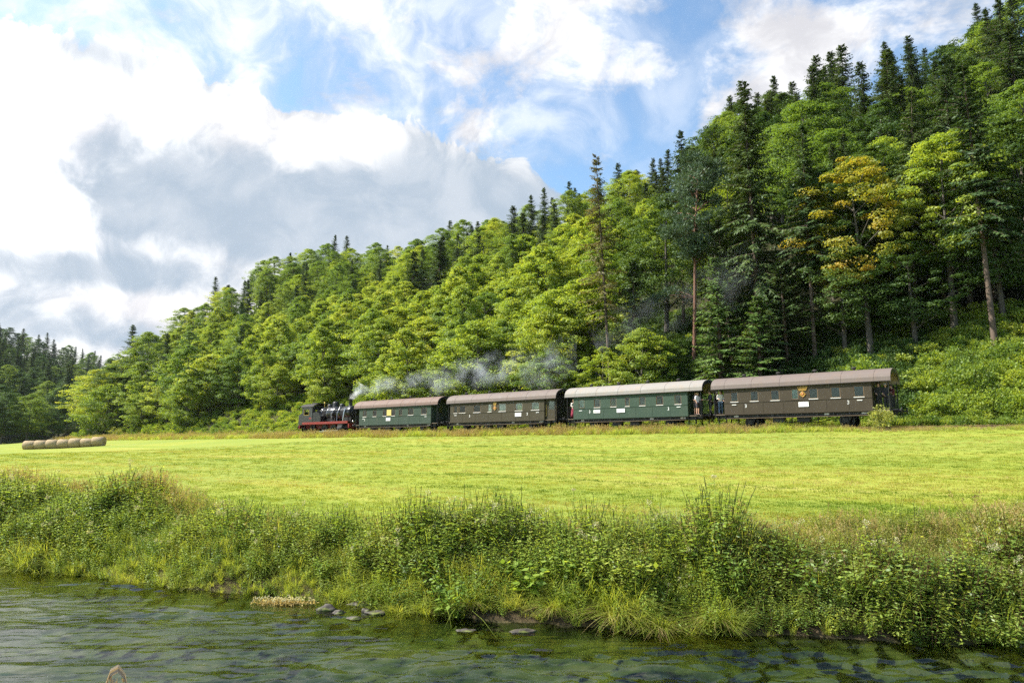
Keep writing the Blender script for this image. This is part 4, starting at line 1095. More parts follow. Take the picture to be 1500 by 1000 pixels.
def person(s, D, face, label, top, legs, hair='hair_dark', h=1.74, arm=(0.15, 0.15), reach=None, skirt=False, shorts=False, sleeves=True, floor=1.06):
    k = h / 1.74; x, y = sd(s, D)
    e = empty('person', (x, y, RAILZ + floor), face); tag(e, label, 'person', 'passengers on the coach platforms')
    N_ = {'pelvis': ((0, 0, .96 * k), (.15, .11)), 'waist': ((0, .01, 1.10 * k), (.135, .10)), 'chest': ((0, .01, 1.32 * k), (.165, .115)), 'neck0': ((0, .0, 1.47 * k), (.075, .07)), 'neck': ((0, -.01, 1.53 * k), (.052, .055)),
          'head': ((0, -.02, 1.62 * k), (.076, .092)), 'crown': ((0, -.015, 1.715 * k), (.062, .075))}
    E_ = [('pelvis', 'waist'), ('waist', 'chest'), ('chest', 'neck0'), ('neck0', 'neck'), ('neck', 'head'), ('head', 'crown')]
    for sg, nm in ((-1, 'l'), (1, 'r')):
        a = arm[0 if sg < 0 else 1]          # how far the forearm swings forward
        N_['sh' + nm] = ((sg * .185 * k, .01, 1.42 * k), .062); N_['el' + nm] = ((sg * (.25) * k, .02 - .10 * a, 1.15 * k), .043)
        N_['wr' + nm] = ((sg * (.25 - .10 * a) * k, -.02 - .30 * a, (.92 + .30 * a) * k), .030); N_['ha' + nm] = ((sg * (.25 - .13 * a) * k, -.04 - .38 * a, (.84 + .36 * a) * k), (.040, .022))
        N_['hi' + nm] = ((sg * .095 * k, 0, .90 * k), .095); N_['kn' + nm] = ((sg * .10 * k, -.015, .50 * k), .060); N_['an' + nm] = ((sg * .105 * k, .02, .085 * k), .040); N_['to' + nm] = ((sg * .115 * k, -.15, .03 * k), (.042, .028))
        E_ += [('chest', 'sh' + nm), ('sh' + nm, 'el' + nm), ('el' + nm, 'wr' + nm), ('wr' + nm, 'ha' + nm), ('pelvis', 'hi' + nm), ('hi' + nm, 'kn' + nm), ('kn' + nm, 'an' + nm), ('an' + nm, 'to' + nm)]
    body = skin_mesh(N_, E_)
    # nose, ears, eyes' sockets and fingers join the same surface
    x_ = MB(); hz = N_['head'][0]
    x_.prism([(-.012, hz[2] + .03), (.012, hz[2] + .03), (.018, hz[2] - .015), (-.018, hz[2] - .015)], hz[1] - .115, hz[1] - .07)
    for sg in (-1, 1): x_.lathe([(.0, -.012), (.03, 0), (.0, .012)], 6, (sg * .078, hz[1] + .01, hz[2] + .005), 'x')
    for nm in 'lr':
        hp = np.array(N_['ha' + nm][0]); wp = np.array(N_['wr' + nm][0]); dv = (hp - wp) / np.linalg.norm(hp - wp); sd_ = np.cross(dv, [0, 0, 1.0]); sd_ = sd_ / (np.linalg.norm(sd_) + 1e-6) if np.linalg.norm(sd_) > .1 else np.array([0, 1.0, 0])
        for j, ln in enumerate((.062, .075, .07, .055)):
            p0 = hp + sd_ * (j - 1.5) * .019; p1 = p0 + dv * ln * .6; p2 = p1 + dv * ln * .4 + np.array([0, -.018, -.01]); x_.tube([tuple(p0), tuple(p1), tuple(p2)], [.0095, .0085, .006], 5)
        p0 = (hp + wp) / 2 + sd_ * .03; x_.tube([tuple(p0), tuple(p0 + sd_ * .025 + dv * .03), tuple(p0 + sd_ * .03 + dv * .06)], [.011, .010, .007], 5)
    tmp = x_.mesh('bits', M['skin']); bmx = bmesh.new(); bmx.from_mesh(body); bmx.from_mesh(tmp); bmx.to_mesh(body); bmx.free(); body.materials.append(M['skin'])
    link('body', body, e)
    def shell(nm, keys, m, grow, edges=None):
        nd = {q: (N_[q][0], tuple(v + grow for v in (N_[q][1] if isinstance(N_[q][1], tuple) else (N_[q][1],) * 2))) for q in keys}
        me_ = skin_mesh(nd, [(a, b) for a, b in E_ if a in keys and b in keys]); me_.materials.append(m); me_.name = nm; return link(nm, me_, e)
    tk = ['waist', 'pelvis', 'chest', 'neck0', 'shl', 'shr', 'ell', 'elr'] + (['wrl', 'wrr'] if sleeves else [])
    shell('shirt', tk, cloth(top), .014)
    if skirt:
        MB().lathe([(.16, .98 * k), (.20, .85 * k), (.25, .5 * k), (.29, .18 * k), (.27, .18 * k)], 18).obj('skirt', cloth(legs), e)
    else:
        lk = ['pelvis', 'hil', 'hir', 'knl', 'knr'] + ([] if shorts else ['anl', 'anr'])
        shell('shorts' if shorts else 'trousers', lk, cloth(legs), .016)
    for sg, nm in ((-1, 'l'), (1, 'r')):
        a, t = N_['an' + nm][0], N_['to' + nm][0]
        MB().tube([(a[0], a[1] + .04, .045), (a[0], a[1] - .02, .055), (t[0], t[1] - .02, .032)], [.05, .055, .04], 8).obj('shoe', M['black'], e)
    hr = MB(); hc = N_['crown'][0]
    hr.lathe([(.088, -.06), (.094, -.02), (.088, .03), (.06, .075), (.0, .092)], 14, (0, hc[1] + .022, hc[2] - .03)); hr.obj('hair', M[hair], e)
    return e


FACE = TROT                               # facing the meadow
person(33.62, 49.75, FACE + .9, 'person in white top and long dark red skirt on a green platform', (.62, .58, .54), (.23, .018, .045), 'hair_fair', 1.66, (.7, .2), skirt=True)
person(22.25, 49.55, FACE + 1.2, 'person in dark top and shorts leaning by the green coach wall', (.03, .03, .04), (.05, .045, .05), 'hair_dark', 1.78, (.6, .4), shorts=True, sleeves=False)
person(21.95, 49.25, FACE + 1.3, 'person in white shirt and dark shorts reaching out an arm', (.66, .63, .66), (.05, .04, .05), 'hair_fair', 1.72, (.2, .9), shorts=True, sleeves=False)
person(21.15, 49.75, FACE - .8, 'person in navy jacket holding the rail between the coaches', (.018, .020, .035), (.025, .022, .024), 'hair_dark', 1.80, (.8, .6))
person(20.85, 50.35, FACE - .4, 'person in black clothes behind the one in a navy jacket', (.014, .014, .016), (.02, .02, .02), 'hair_grey', 1.76, (.4, .4))
person(20.22, 49.45, FACE + .5, 'person in pale shirt and blue jeans beside the brown coach', (.66, .62, .56), (.055, .095, .16), 'hair_fair', 1.75, (.8, .5))
person(20.45, 50.2, FACE + 2.4, 'person in black jacket and trousers behind the one in jeans', (.02, .018, .018), (.015, .015, .02), 'hair_dark', 1.77, (.4, .7))
person(9.62, 49.7, FACE + .4, 'person in dark jacket near the doorway of the last platform', (.02, .018, .02), (.018, .018, .02), 'hair_dark', 1.78, (.5, .5))
person(9.28, 49.95, FACE + .9, 'person in black with grey hair on the last platform', (.022, .022, .026), (.03, .028, .03), 'hair_grey', 1.74, (.3, .8))
person(9.1, 50.9, FACE - .6, 'person in dark red top standing by the rear railing', (.12, .02, .02), (.02, .02, .025), 'hair_dark', 1.70, (.9, .9))
person(37.3, 49.75, FACE - .9, 'passenger in white shirt looking out of the last window of the second coach', (.6, .57, .54), (.03, .03, .05), 'hair_dark', 1.66, (.9, .4), floor=.92)

# ------------------------------------------------------------------ hay bales on the meadow
def hay(q, out):
    pos = q.new('ShaderNodeTexCoord').outputs['Object']
    n = q.noise(q.v('MULTIPLY', pos, (.6, 3, 3)), 6, 5, .7); m_ = q.noise(pos, 1.3, 3)
    principled(q, out, q.ramp(q.m('ADD', q.m('MULTIPLY', n, .7), q.m('MULTIPLY', m_, .3)), [(.3, (.20, .15, .09)), (.5, (.34, .26, .16)), (.7, (.48, .39, .26))]), .95, 0, (n, .9, .06), .1)


M['hay'] = mat('hay', hay)
bA, bB = np.array([-64.6, 91.5]), np.array([-54.3, 91.9]); nb = 7
blen = np.linalg.norm(bB - bA) / nb; bdir = (bB - bA) / np.linalg.norm(bB - bA)
for i in range(nb):
    r_ = np.random.default_rng(60 + i); c = bA + bdir * blen * (i + .5); rad = .62 + r_.uniform(-.03, .03)
    b = MB(); prof = [(0, -blen / 2 + .02), (rad * .55, -blen / 2 + .01), (rad * .88, -blen / 2 + .012), (rad * .98, -blen / 2 + .05), (rad, 0), (rad * .98, blen / 2 - .05), (rad * .88, blen / 2 - .012), (rad * .55, blen / 2 - .01), (0, blen / 2 - .02)]
    b.lathe(prof, 28, (0, 0, 0), 'x')
    b.v = [(x, y + (r_.normal() * .012), max(z, -rad + .05) + r_.normal() * .012) for x, y, z in b.v]
    o = b.obj('hay_bale', M['hay']); gz = float(ground_z(c[0], c[1]))
    o.location = (c[0], c[1], gz + rad - .07); o.rotation_euler = (0, 0, math.atan2(bdir[1], bdir[0]) + r_.uniform(-.02, .02))
    tag(o, f'{ORD[i]} round hay bale from the left end of the row on the meadow', 'hay bale', 'row of hay bales')

# ------------------------------------------------------------------ plants: building blocks
F = {}
F['blade'] = foliage('blade', [(0, (0.16, 0.245, 0.032)), (0.3, (0.3, 0.39, 0.052)), (0.7, (0.44, 0.485, 0.078)), (1, (0.55, 0.535, 0.145))], trans=.58, vary=.4, patch=(.45, .9, 1.0))
F['herb'] = foliage('herb', [(0, (0.115, 0.215, 0.03)), (0.35, (0.245, 0.365, 0.048)), (0.75, (0.41, 0.49, 0.07)), (1, (0.52, 0.53, 0.115))], trans=.57, vary=.4, patch=(.45, .8, 1.0))
F['herb_dark'] = foliage('herb_dark', [(0, (0.075, 0.15, 0.024)), (0.5, (0.175, 0.275, 0.04)), (1, (0.33, 0.4, 0.066))], trans=.52, vary=.5, gloss=.03, rough=.5)
F['lime'] = foliage('lime', [(0, (0.19, 0.24, 0.04)), (0.5, (0.31, 0.34, 0.07)), (1, (0.43, 0.42, 0.12))], trans=.5, vary=.4, gloss=.02)
F['cream'] = foliage('cream', [(0, (.40, .38, .20)), (.5, (.55, .52, .32)), (1, (.70, .66, .46))], trans=.4, vary=.3)
F['silver'] = foliage('silver', [(0, (0.17, 0.23, 0.12)), (0.5, (0.26, 0.33, 0.19)), (1, (0.38, 0.44, 0.29))], trans=.4, vary=.3, gloss=.03)
F['straw'] = foliage('straw', [(0, (0.26, 0.205, 0.075)), (0.5, (0.42, 0.33, 0.14)), (1, (0.57, 0.46, 0.235))], trans=.4, vary=.4, gloss=.0)
F['meadow'] = foliage('meadow', [(0, (0.1, 0.175, 0.022)), (0.35, (0.21, 0.275, 0.034)), (0.6, (0.3, 0.325, 0.046)), (0.85, (0.385, 0.35, 0.085)), (1, (0.45, 0.37, 0.16))], trans=.45, vary=.3, gloss=.0, patch=(1.1, .5, .07))
F['stem'] = foliage('stem', [(0, (.060, .090, .020)), (1, (.130, .130, .050))], trans=.1)
F['stem_red'] = foliage('stem_red', [(0, (.110, .055, .030)), (1, (.190, .100, .050))], trans=.1)
F['dead'] = foliage('dead', [(0, (0.3, 0.22, 0.14)), (1, (0.62, 0.5, 0.36))], trans=.2, patch=(.2, 8.0, 1.0))


class Plant:
    """loose leaf faces sorted by material"""
    def __init__(s, seed): s.r = np.random.default_rng(seed); s.q = {}; s.t = {}
    def put(s, m, Q, tint): s.q.setdefault(m, []).append(Q); s.t.setdefault(m, []).append(np.clip(tint, 0, 1))
    def ribbon(s, m, pts, wid, side, tint):
        """pts (N,K,3), wid (N,K), side (N,3)"""
        a = pts - side[:, None] * wid[..., None] * .5; b = pts + side[:, None] * wid[..., None] * .5
        Q = np.stack([a[:, :-1], b[:, :-1], b[:, 1:], a[:, 1:]], 2).reshape(-1, 4, 3)
        s.put(m, Q, np.repeat(tint, pts.shape[1] - 1)); return s
    def blades(s, n, lo, hi, w, spread, bend, m='blade', K=4, upz=1.0):
        r = s.r; ang = r.uniform(0, 6.283, n); rad = spread * np.sqrt(r.random(n)); L = r.uniform(lo, hi, n)
        base = np.stack([rad * np.cos(ang), rad * np.sin(ang), np.full(n, -.03)], 1); a2 = ang + r.normal(0, .7, n)
        dr = np.stack([np.cos(a2), np.sin(a2), np.zeros(n)], 1); b = bend * r.uniform(.4, 1.5, n)
        t = np.linspace(0, 1, K + 1)
        P = base[:, None] + dr[:, None] * (L[:, None] * (b[:, None] * t ** 2 * .75 + .12 * t))[..., None]
        P[..., 2] += L[:, None] * (t * upz - .62 * b[:, None] * t ** 2.2 * .75)
        W = w * (1 - t ** 1.6 * .92)[None] * r.uniform(.6, 1.3, (n, 1))
        side = np.stack([-np.sin(a2 + r.normal(0, .5, n)), np.cos(a2), np.zeros(n)], 1)
        return s.ribbon(m, P, W, norm(side), .5 + r.normal(0, .2, n))
    def stems(s, n, lo, hi, spread, lean, m='stem', w=.007, K=5):
        r = s.r; ang = r.uniform(0, 6.283, n); rad = spread * np.sqrt(r.random(n)); L = r.uniform(lo, hi, n)
        base = np.stack([rad * np.cos(ang), rad * np.sin(ang), np.full(n, -.03)], 1)
        dr = np.stack([np.cos(ang), np.sin(ang), np.zeros(n)], 1) * (lean * r.uniform(.3, 1.3, n))[:, None]
        t = np.linspace(0, 1, K + 1); P = base[:, None] + dr[:, None] * (L[:, None] * t ** 1.7)[..., None]; P[..., 2] += L[:, None] * t
        for sh in ((0, 1.57) if n > 1 else (0,)):
            sv_ = np.stack([np.cos(ang + sh), np.sin(ang + sh), np.zeros(n)], 1); s.ribbon(m, P, np.full((n, K + 1), w), sv_, .5 + r.normal(0, .2, n))
        return P, L
    def leaves_on(s, P, lo, per, L, W, m, droop=.25, taper=.45):
        """leaves in pairs up each stem (P from stems())"""
        r = s.r; n, K = P.shape[0], P.shape[1]; t = np.linspace(lo, .99, per)
        tt = np.clip(t * (K - 1), 0, K - 1.001); i = tt.astype(int); f_ = tt - i
        A = P[:, i] * (1 - f_)[None, :, None] + P[:, i + 1] * f_[None, :, None]
        for sg in (0, math.pi):
            an = (np.arange(per) * 1.57)[None] + r.uniform(0, .6, (n, per)) + sg + r.uniform(0, 6, (n, 1))
            T = np.stack([np.cos(an), np.sin(an), r.uniform(-.1, .55, (n, per)) - droop], -1); T = norm(T)
            N_ = norm(np.array([0, 0, 1.0]) + r.normal(size=T.shape) * .4); S = norm(np.cross(N_, T))
            l = L * (1 - taper * t ** 2)[None] * r.uniform(.7, 1.3, (n, per))
            s.put(m, kites(A.reshape(-1, 3), T.reshape(-1, 3), S.reshape(-1, 3), l.ravel(), l.ravel() * W), .5 + r.normal(0, .2, n * per))
        return s
    def cloud(s, n, cen, rad, L, W, m, up=.5):
        """n small leaves through a squashed ball"""
        r = s.r; u = norm(r.normal(size=(n, 3))); P = np.array(cen) + u * (np.power(r.random(n), .45))[:, None] * np.array(rad)
        T = norm(u + r.normal(size=(n, 3)) * .7 + np.array([0, 0, up])); S = norm(np.cross(T, r.normal(size=(n, 3)))); l = L * r.uniform(.6, 1.4, n)
        s.put(m, kites(P, T, S, l, l * W), .5 + r.normal(0, .2, n)); return s
    def mesh(s, name):
        ms = list(s.q); Q = []; T = []; I = []
        for i, m in enumerate(ms):
            q = np.concatenate(s.q[m]); Q.append(q); T.append(np.concatenate(s.t[m])); I.append(np.full(len(q), i))
        return poly_mesh(name, np.concatenate(Q), 4, np.concatenate(T), [F.get(m) or M[m] for m in ms], np.concatenate(I))
    def parts(s, names):
        """one mesh for each named part: {'leaves': [materials]}"""
        out = []
        for nm, ms in names.items():
            ms = [m for m in ms if m in s.q]
            if not ms: continue
            p_ = Plant(0); p_.q = {m: s.q[m] for m in ms}; p_.t = {m: s.t[m] for m in ms}; out.append((nm, p_.mesh(nm)))
        return out


def k_tall(seed): return Plant(seed).blades(36, .45, .9, .014, .12, .5)
def k_arch(seed): return Plant(seed).blades(48, .5, .95, .013, .10, 1.15, upz=.9)
def k_silver(seed): return Plant(seed).blades(30, .55, 1.0, .016, .10, .75, 'silver').blades(12, .4, .7, .012, .1, .5)
def k_nettle(seed):
    p = Plant(seed); P, L_ = p.stems(9, .55, .95, .16, .22); p.leaves_on(P, .12, 9, .10, .5, 'herb'); return p
def k_dark(seed):
    p = Plant(seed); P, L_ = p.stems(7, .45, .8, .18, .35, 'stem_red'); p.leaves_on(P, .15, 7, .14, .38, 'herb_dark', .3); return p
def k_sweet(seed):
    p = Plant(seed); P, L_ = p.stems(8, .65, 1.05, .16, .25); p.leaves_on(P, .1, 8, .10, .5, 'herb')
    for q in P[::2, -1]: p.cloud(46, q + [0, 0, .02], (.05, .05, .07), .018, .8, 'cream')
    return p
def k_lime(seed):
    p = Plant(seed); P, L_ = p.stems(14, .35, .7, .22, .5, w=.005); p.leaves_on(P, .1, 9, .04, .4, 'lime'); p.cloud(420, (0, 0, .42), (.30, .30, .24), .026, .6, 'lime'); return p
def k_lance(seed):
    p = Plant(seed); P, L_ = p.stems(8, .6, 1.05, .14, .2); p.leaves_on(P, .1, 12, .15, .22, 'herb'); return p
def k_seed(seed):
    p = Plant(seed); p.blades(22, .25, .55, .009, .14, .4, 'straw').blades(14, .2, .45, .010, .14, .4); P, L_ = p.stems(9, .45, .8, .12, .3, 'straw', .005)
    for q in P[:, -1]: p.cloud(16, q, (.016, .016, .075), .035, .3, 'straw', 1.5)
    return p
def k_dry(seed):
    p = Plant(seed); p.blades(40, .25, .62, .012, .20, .5, 'straw').blades(20, .2, .5, .014, .2, .5, 'blade'); P, L_ = p.stems(10, .4, .75, .18, .3, 'straw', .007)
    for q in P[:, -1]: p.cloud(14, q, (.02, .02, .08), .04, .35, 'straw', 1.5)
    return p
def k_meadow(seed): return Plant(seed).blades(70, .035, .085, .009, .26, .8, 'meadow', 2)
def k_bush(seed):
    p = Plant(seed); r = p.r
    for i in range(9):
        c = np.array([r.uniform(-.55, .55), r.uniform(-.55, .55), r.uniform(.25, .95)]); p.cloud(85, c, (.38, .38, .28), .13, .7, 'leaf_bright', .6)
    p.stems(8, .6, 1.1, .3, .4, 'stem', .02); return p
def k_bush2(seed):
    p = Plant(seed); r = p.r
    for i in range(9):
        c = np.array([r.uniform(-.55, .55), r.uniform(-.55, .55), r.uniform(.25, .95)]); p.cloud(85, c, (.38, .38, .28), .13, .7, 'leaf_mid', .6)
    p.stems(8, .6, 1.1, .3, .4, 'stem', .02); return p
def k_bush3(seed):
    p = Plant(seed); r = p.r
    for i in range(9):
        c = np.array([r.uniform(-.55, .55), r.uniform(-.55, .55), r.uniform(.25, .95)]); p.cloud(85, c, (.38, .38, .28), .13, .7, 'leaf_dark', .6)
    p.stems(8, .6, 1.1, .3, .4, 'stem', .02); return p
def k_short(seed): return Plant(seed).blades(40, .15, .40, .010, .16, .6)


def scatter(name, kinds, pts, rot, scl, pick, label):
    """one object that sets plants of several kinds on its points"""
    col_ = bpy.data.collections.new(name + '_kinds'); order = sorted(range(len(kinds)), key=lambda i: f'{i:02d}')
    for i in order:
        o = bpy.data.objects.new(f'plant_kind_{name}_{i:02d}', kinds[i]); col_.objects.link(o)
    N_ = len(pts); me_ = bpy.data.meshes.new(name); me_.vertices.add(N_); me_.vertices.foreach_set('co', np.asarray(pts, np.float32).ravel())
    for nm, typ, v in (('rot', 'FLOAT_VECTOR', rot), ('scl', 'FLOAT', scl), ('pick', 'INT', pick)):
        a = me_.attributes.new(nm, typ, 'POINT'); a.data.foreach_set('vector' if typ == 'FLOAT_VECTOR' else 'value', np.asarray(v, np.int32 if typ == 'INT' else np.float32).ravel())
    o = link(name, me_); tag(o, label, None, None, 'stuff')
    ng = bpy.data.node_groups.new(name, 'GeometryNodeTree'); ng.interface.new_socket('Geometry', in_out='INPUT', socket_type='NodeSocketGeometry'); ng.interface.new_socket('Geometry', in_out='OUTPUT', socket_type='NodeSocketGeometry')
    q = NG(ng); gi = q.new('NodeGroupInput'); go = q.new('NodeGroupOutput'); iop = q.new('GeometryNodeInstanceOnPoints'); ci = q.new('GeometryNodeCollectionInfo')
    ci.inputs['Collection'].default_value = col_; ci.inputs['Separate Children'].default_value = True; ci.inputs['Reset Children'].default_value = True
    def att(nm, typ):
        nd = q.new('GeometryNodeInputNamedAttribute', data_type=typ); nd.inputs['Name'].default_value = nm; return nd.outputs['Attribute']
    q.l.new(gi.outputs[0], iop.inputs['Points']); q.l.new(ci.outputs[0], iop.inputs['Instance']); iop.inputs['Pick Instance'].default_value = True
    q.l.new(att('pick', 'INT'), iop.inputs['Instance Index']); q.l.new(att('rot', 'FLOAT_VECTOR'), iop.inputs['Rotation']); q.l.new(att('scl', 'FLOAT'), iop.inputs['Scale'])
    q.l.new(iop.outputs[0], go.inputs[0])
    md = o.modifiers.new('scatter', 'NODES'); md.node_group = ng
    return o


# ------------------------------------------------------------------ meadow grass
n = 52000
tt = 12 + 60 * np.power(rng.random(n), 1.7); xx = rng.uniform(-.82, .82, n) * tt; yy = tt
D_ = xx * NX + yy * NY; db = yy - bank_y(xx)
keep = (db > 1.6) & (D_ < 47.3); xx, yy, tt = xx[keep], yy[keep], tt[keep]; N_ = len(xx)
sc = rng.uniform(.7, 1.25, N_) * np.interp(tt, [12, 40, 72], [.95, 1.25, 1.7])
scatter('meadow_grass', [k_meadow(300 + i).mesh('tuft') for i in range(4)], np.stack([xx, yy, ground_z(xx, yy) - .01], 1), np.stack([rng.normal(0, .1, N_), rng.normal(0, .1, N_), rng.uniform(0, 6.28, N_)], 1), sc, rng.integers(0, 4, N_), 'bright mown grass of the meadow')

# ------------------------------------------------------------------ herbs and grasses of the river bank
kinds = [k_tall(1), k_tall(2), k_arch(3), k_arch(4), k_nettle(5), k_nettle(6), k_dark(7), k_dark(8), k_sweet(9), k_lime(10), k_lime(11), k_lance(12), k_lance(13), k_seed(14), k_seed(15), k_silver(16), k_short(17)]
TALL, ARCH, NET, DARK, SWEET, LIME, LANCE, SEED, SILV, SHORT = (0, 1), (2, 3), (4, 5), (6, 7), (8,), (9, 10), (11, 12), (13, 14), (15,), (16,)
n = 27000
xx = rng.uniform(-24, 12, n); dd = rng.uniform(-.15, 5.5, n); yy = bank_y(xx) + dd
wide = np.interp(xx, [-26, -11, -8, -5, -2, 5, 13], [5.5, 4.6, 3.2, 2.2, 2.3, 2.5, 3.0]) + .9 * (fbm(xx * .5, xx * 0 + 3.3, 3, 8) - .45)
keep = (dd < wide) & (rng.random(n) < np.interp(dd / wide, [0, .6, 1], [1, .9, .45])); xx, yy, dd, wide = xx[keep], yy[keep], dd[keep], wide[keep]; N_ = len(xx)
f1 = fbm(xx * .7, yy * .7, 3, 51); f2 = fbm(xx * .9 + 9, yy * .9, 3, 52); f3 = .92 + .38 * sstep(.28, .62, fbm(xx * .55 + 2, yy * .8, 2, 58)); pick = np.zeros(N_, int); sc = rng.uniform(.65, 1.1, N_); rel = dd / wide
for i in range(N_):
    u = rng.random(); x_, e_ = xx[i], rel[i]
    if dd[i] < .35: c = ARCH if u < .30 else (TALL if u < .55 else (NET if u < .75 else (DARK if u < .85 else SHORT)))
    elif e_ < .45: c = NET if u < .28 + (f1[i] - .45) * 1.5 else (LANCE if u < .48 + (f2[i] - .45) else (TALL if u < .66 else (LIME if u < .76 else (ARCH if u < .86 else (SWEET if u < .885 else DARK)))))
    elif e_ < .8: c = LANCE if u < .25 + (f1[i] - .45) else (NET if u < .45 else (SWEET if u < .465 + .08 * (-1.5 < x_ < 1.5) else (TALL if u < .70 else (LIME if u < .88 else (SEED if u < .94 else ARCH)))))
    else: c = SEED if u < .35 else (TALL if u < .65 else (LIME if u < .75 else (SHORT if u < .9 else LANCE)))
    if x_ > 3.6 and e_ > .42 and u < .62: c = LIME if u < .45 else SEED
    if x_ > 3.2 and e_ < .42 and u < .45: c = DARK
    if -2.2 < x_ < 4.2 and .72 < e_ and u < .42: c = SILV
    if x_ < -7 and e_ > .6 and u < .4: c = SEED
    pick[i] = c[int(rng.integers(len(c)))]
    if c is SHORT: sc[i] *= 1.1
    sc[i] *= np.interp(e_, [0, .12, .55, .8, 1.0], [.6, .85, 1.0, .85, .5]) * np.interp(x_, [-12, -3, -1.5, 3, 4.5, 9], [.90, .76, .98, 1.0, .88, .86]) * (.35 + 1.4 * f2[i]) * f3[i]
tl = np.where(dd < .6, .35, .14)
rot = np.stack([rng.normal(0, .14, N_) + tl, rng.normal(0, .14, N_), rng.uniform(0, 6.28, N_)], 1)
# lean the waterside plants out over the river: tilt is given in world axes
rot[:, 2] = rng.uniform(0, 6.28, N_); rot[:, 0] = rng.normal(0, .14, N_); rot[:, 1] = rng.normal(0, .14, N_)
scatter('bank_herbs', [k.mesh('herb') for k in kinds], np.stack([xx, yy, ground_z(xx, yy)], 1), rot, sc, pick, 'mixed grasses and herbs growing thick along the far river bank')

# ------------------------------------------------------------------ dry grass beside the rails, undergrowth at the foot of the wood
n = 12000
s_ = -8 + 158 * np.power(rng.random(n), 1.5); side = rng.random(n) < .66
D_ = np.where(side, rng.uniform(46.3, 49.3, n), rng.uniform(51.9, 55, n)); xx, yy = sd(s_, D_)
scl = rng.uniform(.65, 1.25, n) * np.interp(s_, [0, 9, 16, 60, 180], [.36, .42, .95, 1.1, 1.45]) * np.where(side, np.interp(D_, [46.3, 47.5, 49.3], [.75, .85, .55]), 1.0)
gap = fbm(s_ * .45, D_ * .6, 3, 66); pk = np.where(rng.random(n) < np.clip(.55 + (gap - .45) * 3, .1, .95), rng.integers(0, 3, n), 3); scl = scl * (.45 + 1.15 * fbm(s_ * .8 + 5, D_ * .8, 3, 67)); pk = np.where((s_ > 76) & (rng.random(n) < .45) & ~side, 4, pk)
scatter('dry_grass', [k_dry(71).mesh('tuft'), k_dry(72).mesh('tuft'), k_seed(73).mesh('tuft'), k_tall(74).mesh('tuft'), k_lime(75).mesh('tuft')], np.stack([xx, yy, ground_z(xx, yy)], 1), np.stack([rng.normal(0, .12, n), rng.normal(0, .12, n), rng.uniform(0, 6.28, n)], 1), scl, pk, 'dry tan grass along the railway')
n = 13000
s_ = -10 + 165 * np.power(rng.random(n), 1.4); D_ = 53.9 + 22 * np.power(rng.random(n), 1.3); xx, yy = sd(s_, D_)
keep = np.where(s_ < 43, D_ < np.where(s_ > 22, 76, 67), np.where(s_ > 72, D_ < 65, D_ < 58.5)) & (rng.random(n) < np.where(s_ > 78, .8, 1)); s_, D_, xx, yy = s_[keep], D_[keep], xx[keep], yy[keep]; n = len(s_)
scl = rng.uniform(.5, 1.15, n) * np.where(s_ > 78, .8, 1.05) * np.interp(D_, [53.9, 56, 60], [.6, 1.0, .95])
pk = np.where(rng.random(n) < .6, rng.integers(0, 2, n), rng.integers(2, 4, n)); pk = np.where((s_ > 78) & (rng.random(n) < .5), rng.integers(4, 6, n), pk); pk = np.where((s_ > 8.5) & (s_ < 42) & (D_ > 55.2) & (rng.random(n) < .9), rng.integers(6, 8, n), pk)  # behind the rear coaches the wood's shade is put into darker bush leaves
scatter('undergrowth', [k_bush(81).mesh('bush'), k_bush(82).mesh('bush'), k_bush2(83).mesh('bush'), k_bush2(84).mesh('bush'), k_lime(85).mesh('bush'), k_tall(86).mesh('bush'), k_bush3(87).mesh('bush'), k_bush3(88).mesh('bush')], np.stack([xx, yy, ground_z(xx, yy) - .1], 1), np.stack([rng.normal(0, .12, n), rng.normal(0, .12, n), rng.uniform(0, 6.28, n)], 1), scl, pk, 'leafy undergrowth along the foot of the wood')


# ------------------------------------------------------------------ shrubs and plants one can pick out
def shrub(seed, m, rad, h, nc, nl, leaf):
    p = Plant(seed); r = p.r
    for i in range(nc):
        a = r.uniform(0, 6.28); q = rad * math.sqrt(r.random()); c = np.array([q * math.cos(a), q * math.sin(a), h * (.15 + .8 * r.random() * (1 - .45 * (q / rad) ** 2))])
        p.cloud(nl, c, (.42, .42, .26), leaf, .7, m, .7)
    p.stems(10, h * .5, h * .9, rad * .3, .5, 'stem', .03)
    return p.parts({'foliage': [m], 'stem': ['stem']})


SH = [shrub(91, 'leaf_bright', 1.5, 2.0, 46, 60, .15), shrub(92, 'leaf_mid', 1.6, 2.2, 50, 60, .15), shrub(93, 'leaf_bright', 1.0, 2.2, 34, 60, .14), shrub(94, 'lime', .8, 2.1, 26, 60, .12)]


def put_parts(name, parts, x, y, sc, label, cat, group, rz=None, dz=0.0, tilt=0.0):
    e = empty(name, (x, y, float(ground_z(x, y)) + dz), rng.uniform(0, 6.28) if rz is None else rz, sc); e.rotation_euler[0] = tilt
    tag(e, label, cat, group)
    for nm, me_ in parts: link(nm, me_, e)['kind'] = 'stuff'
    return e


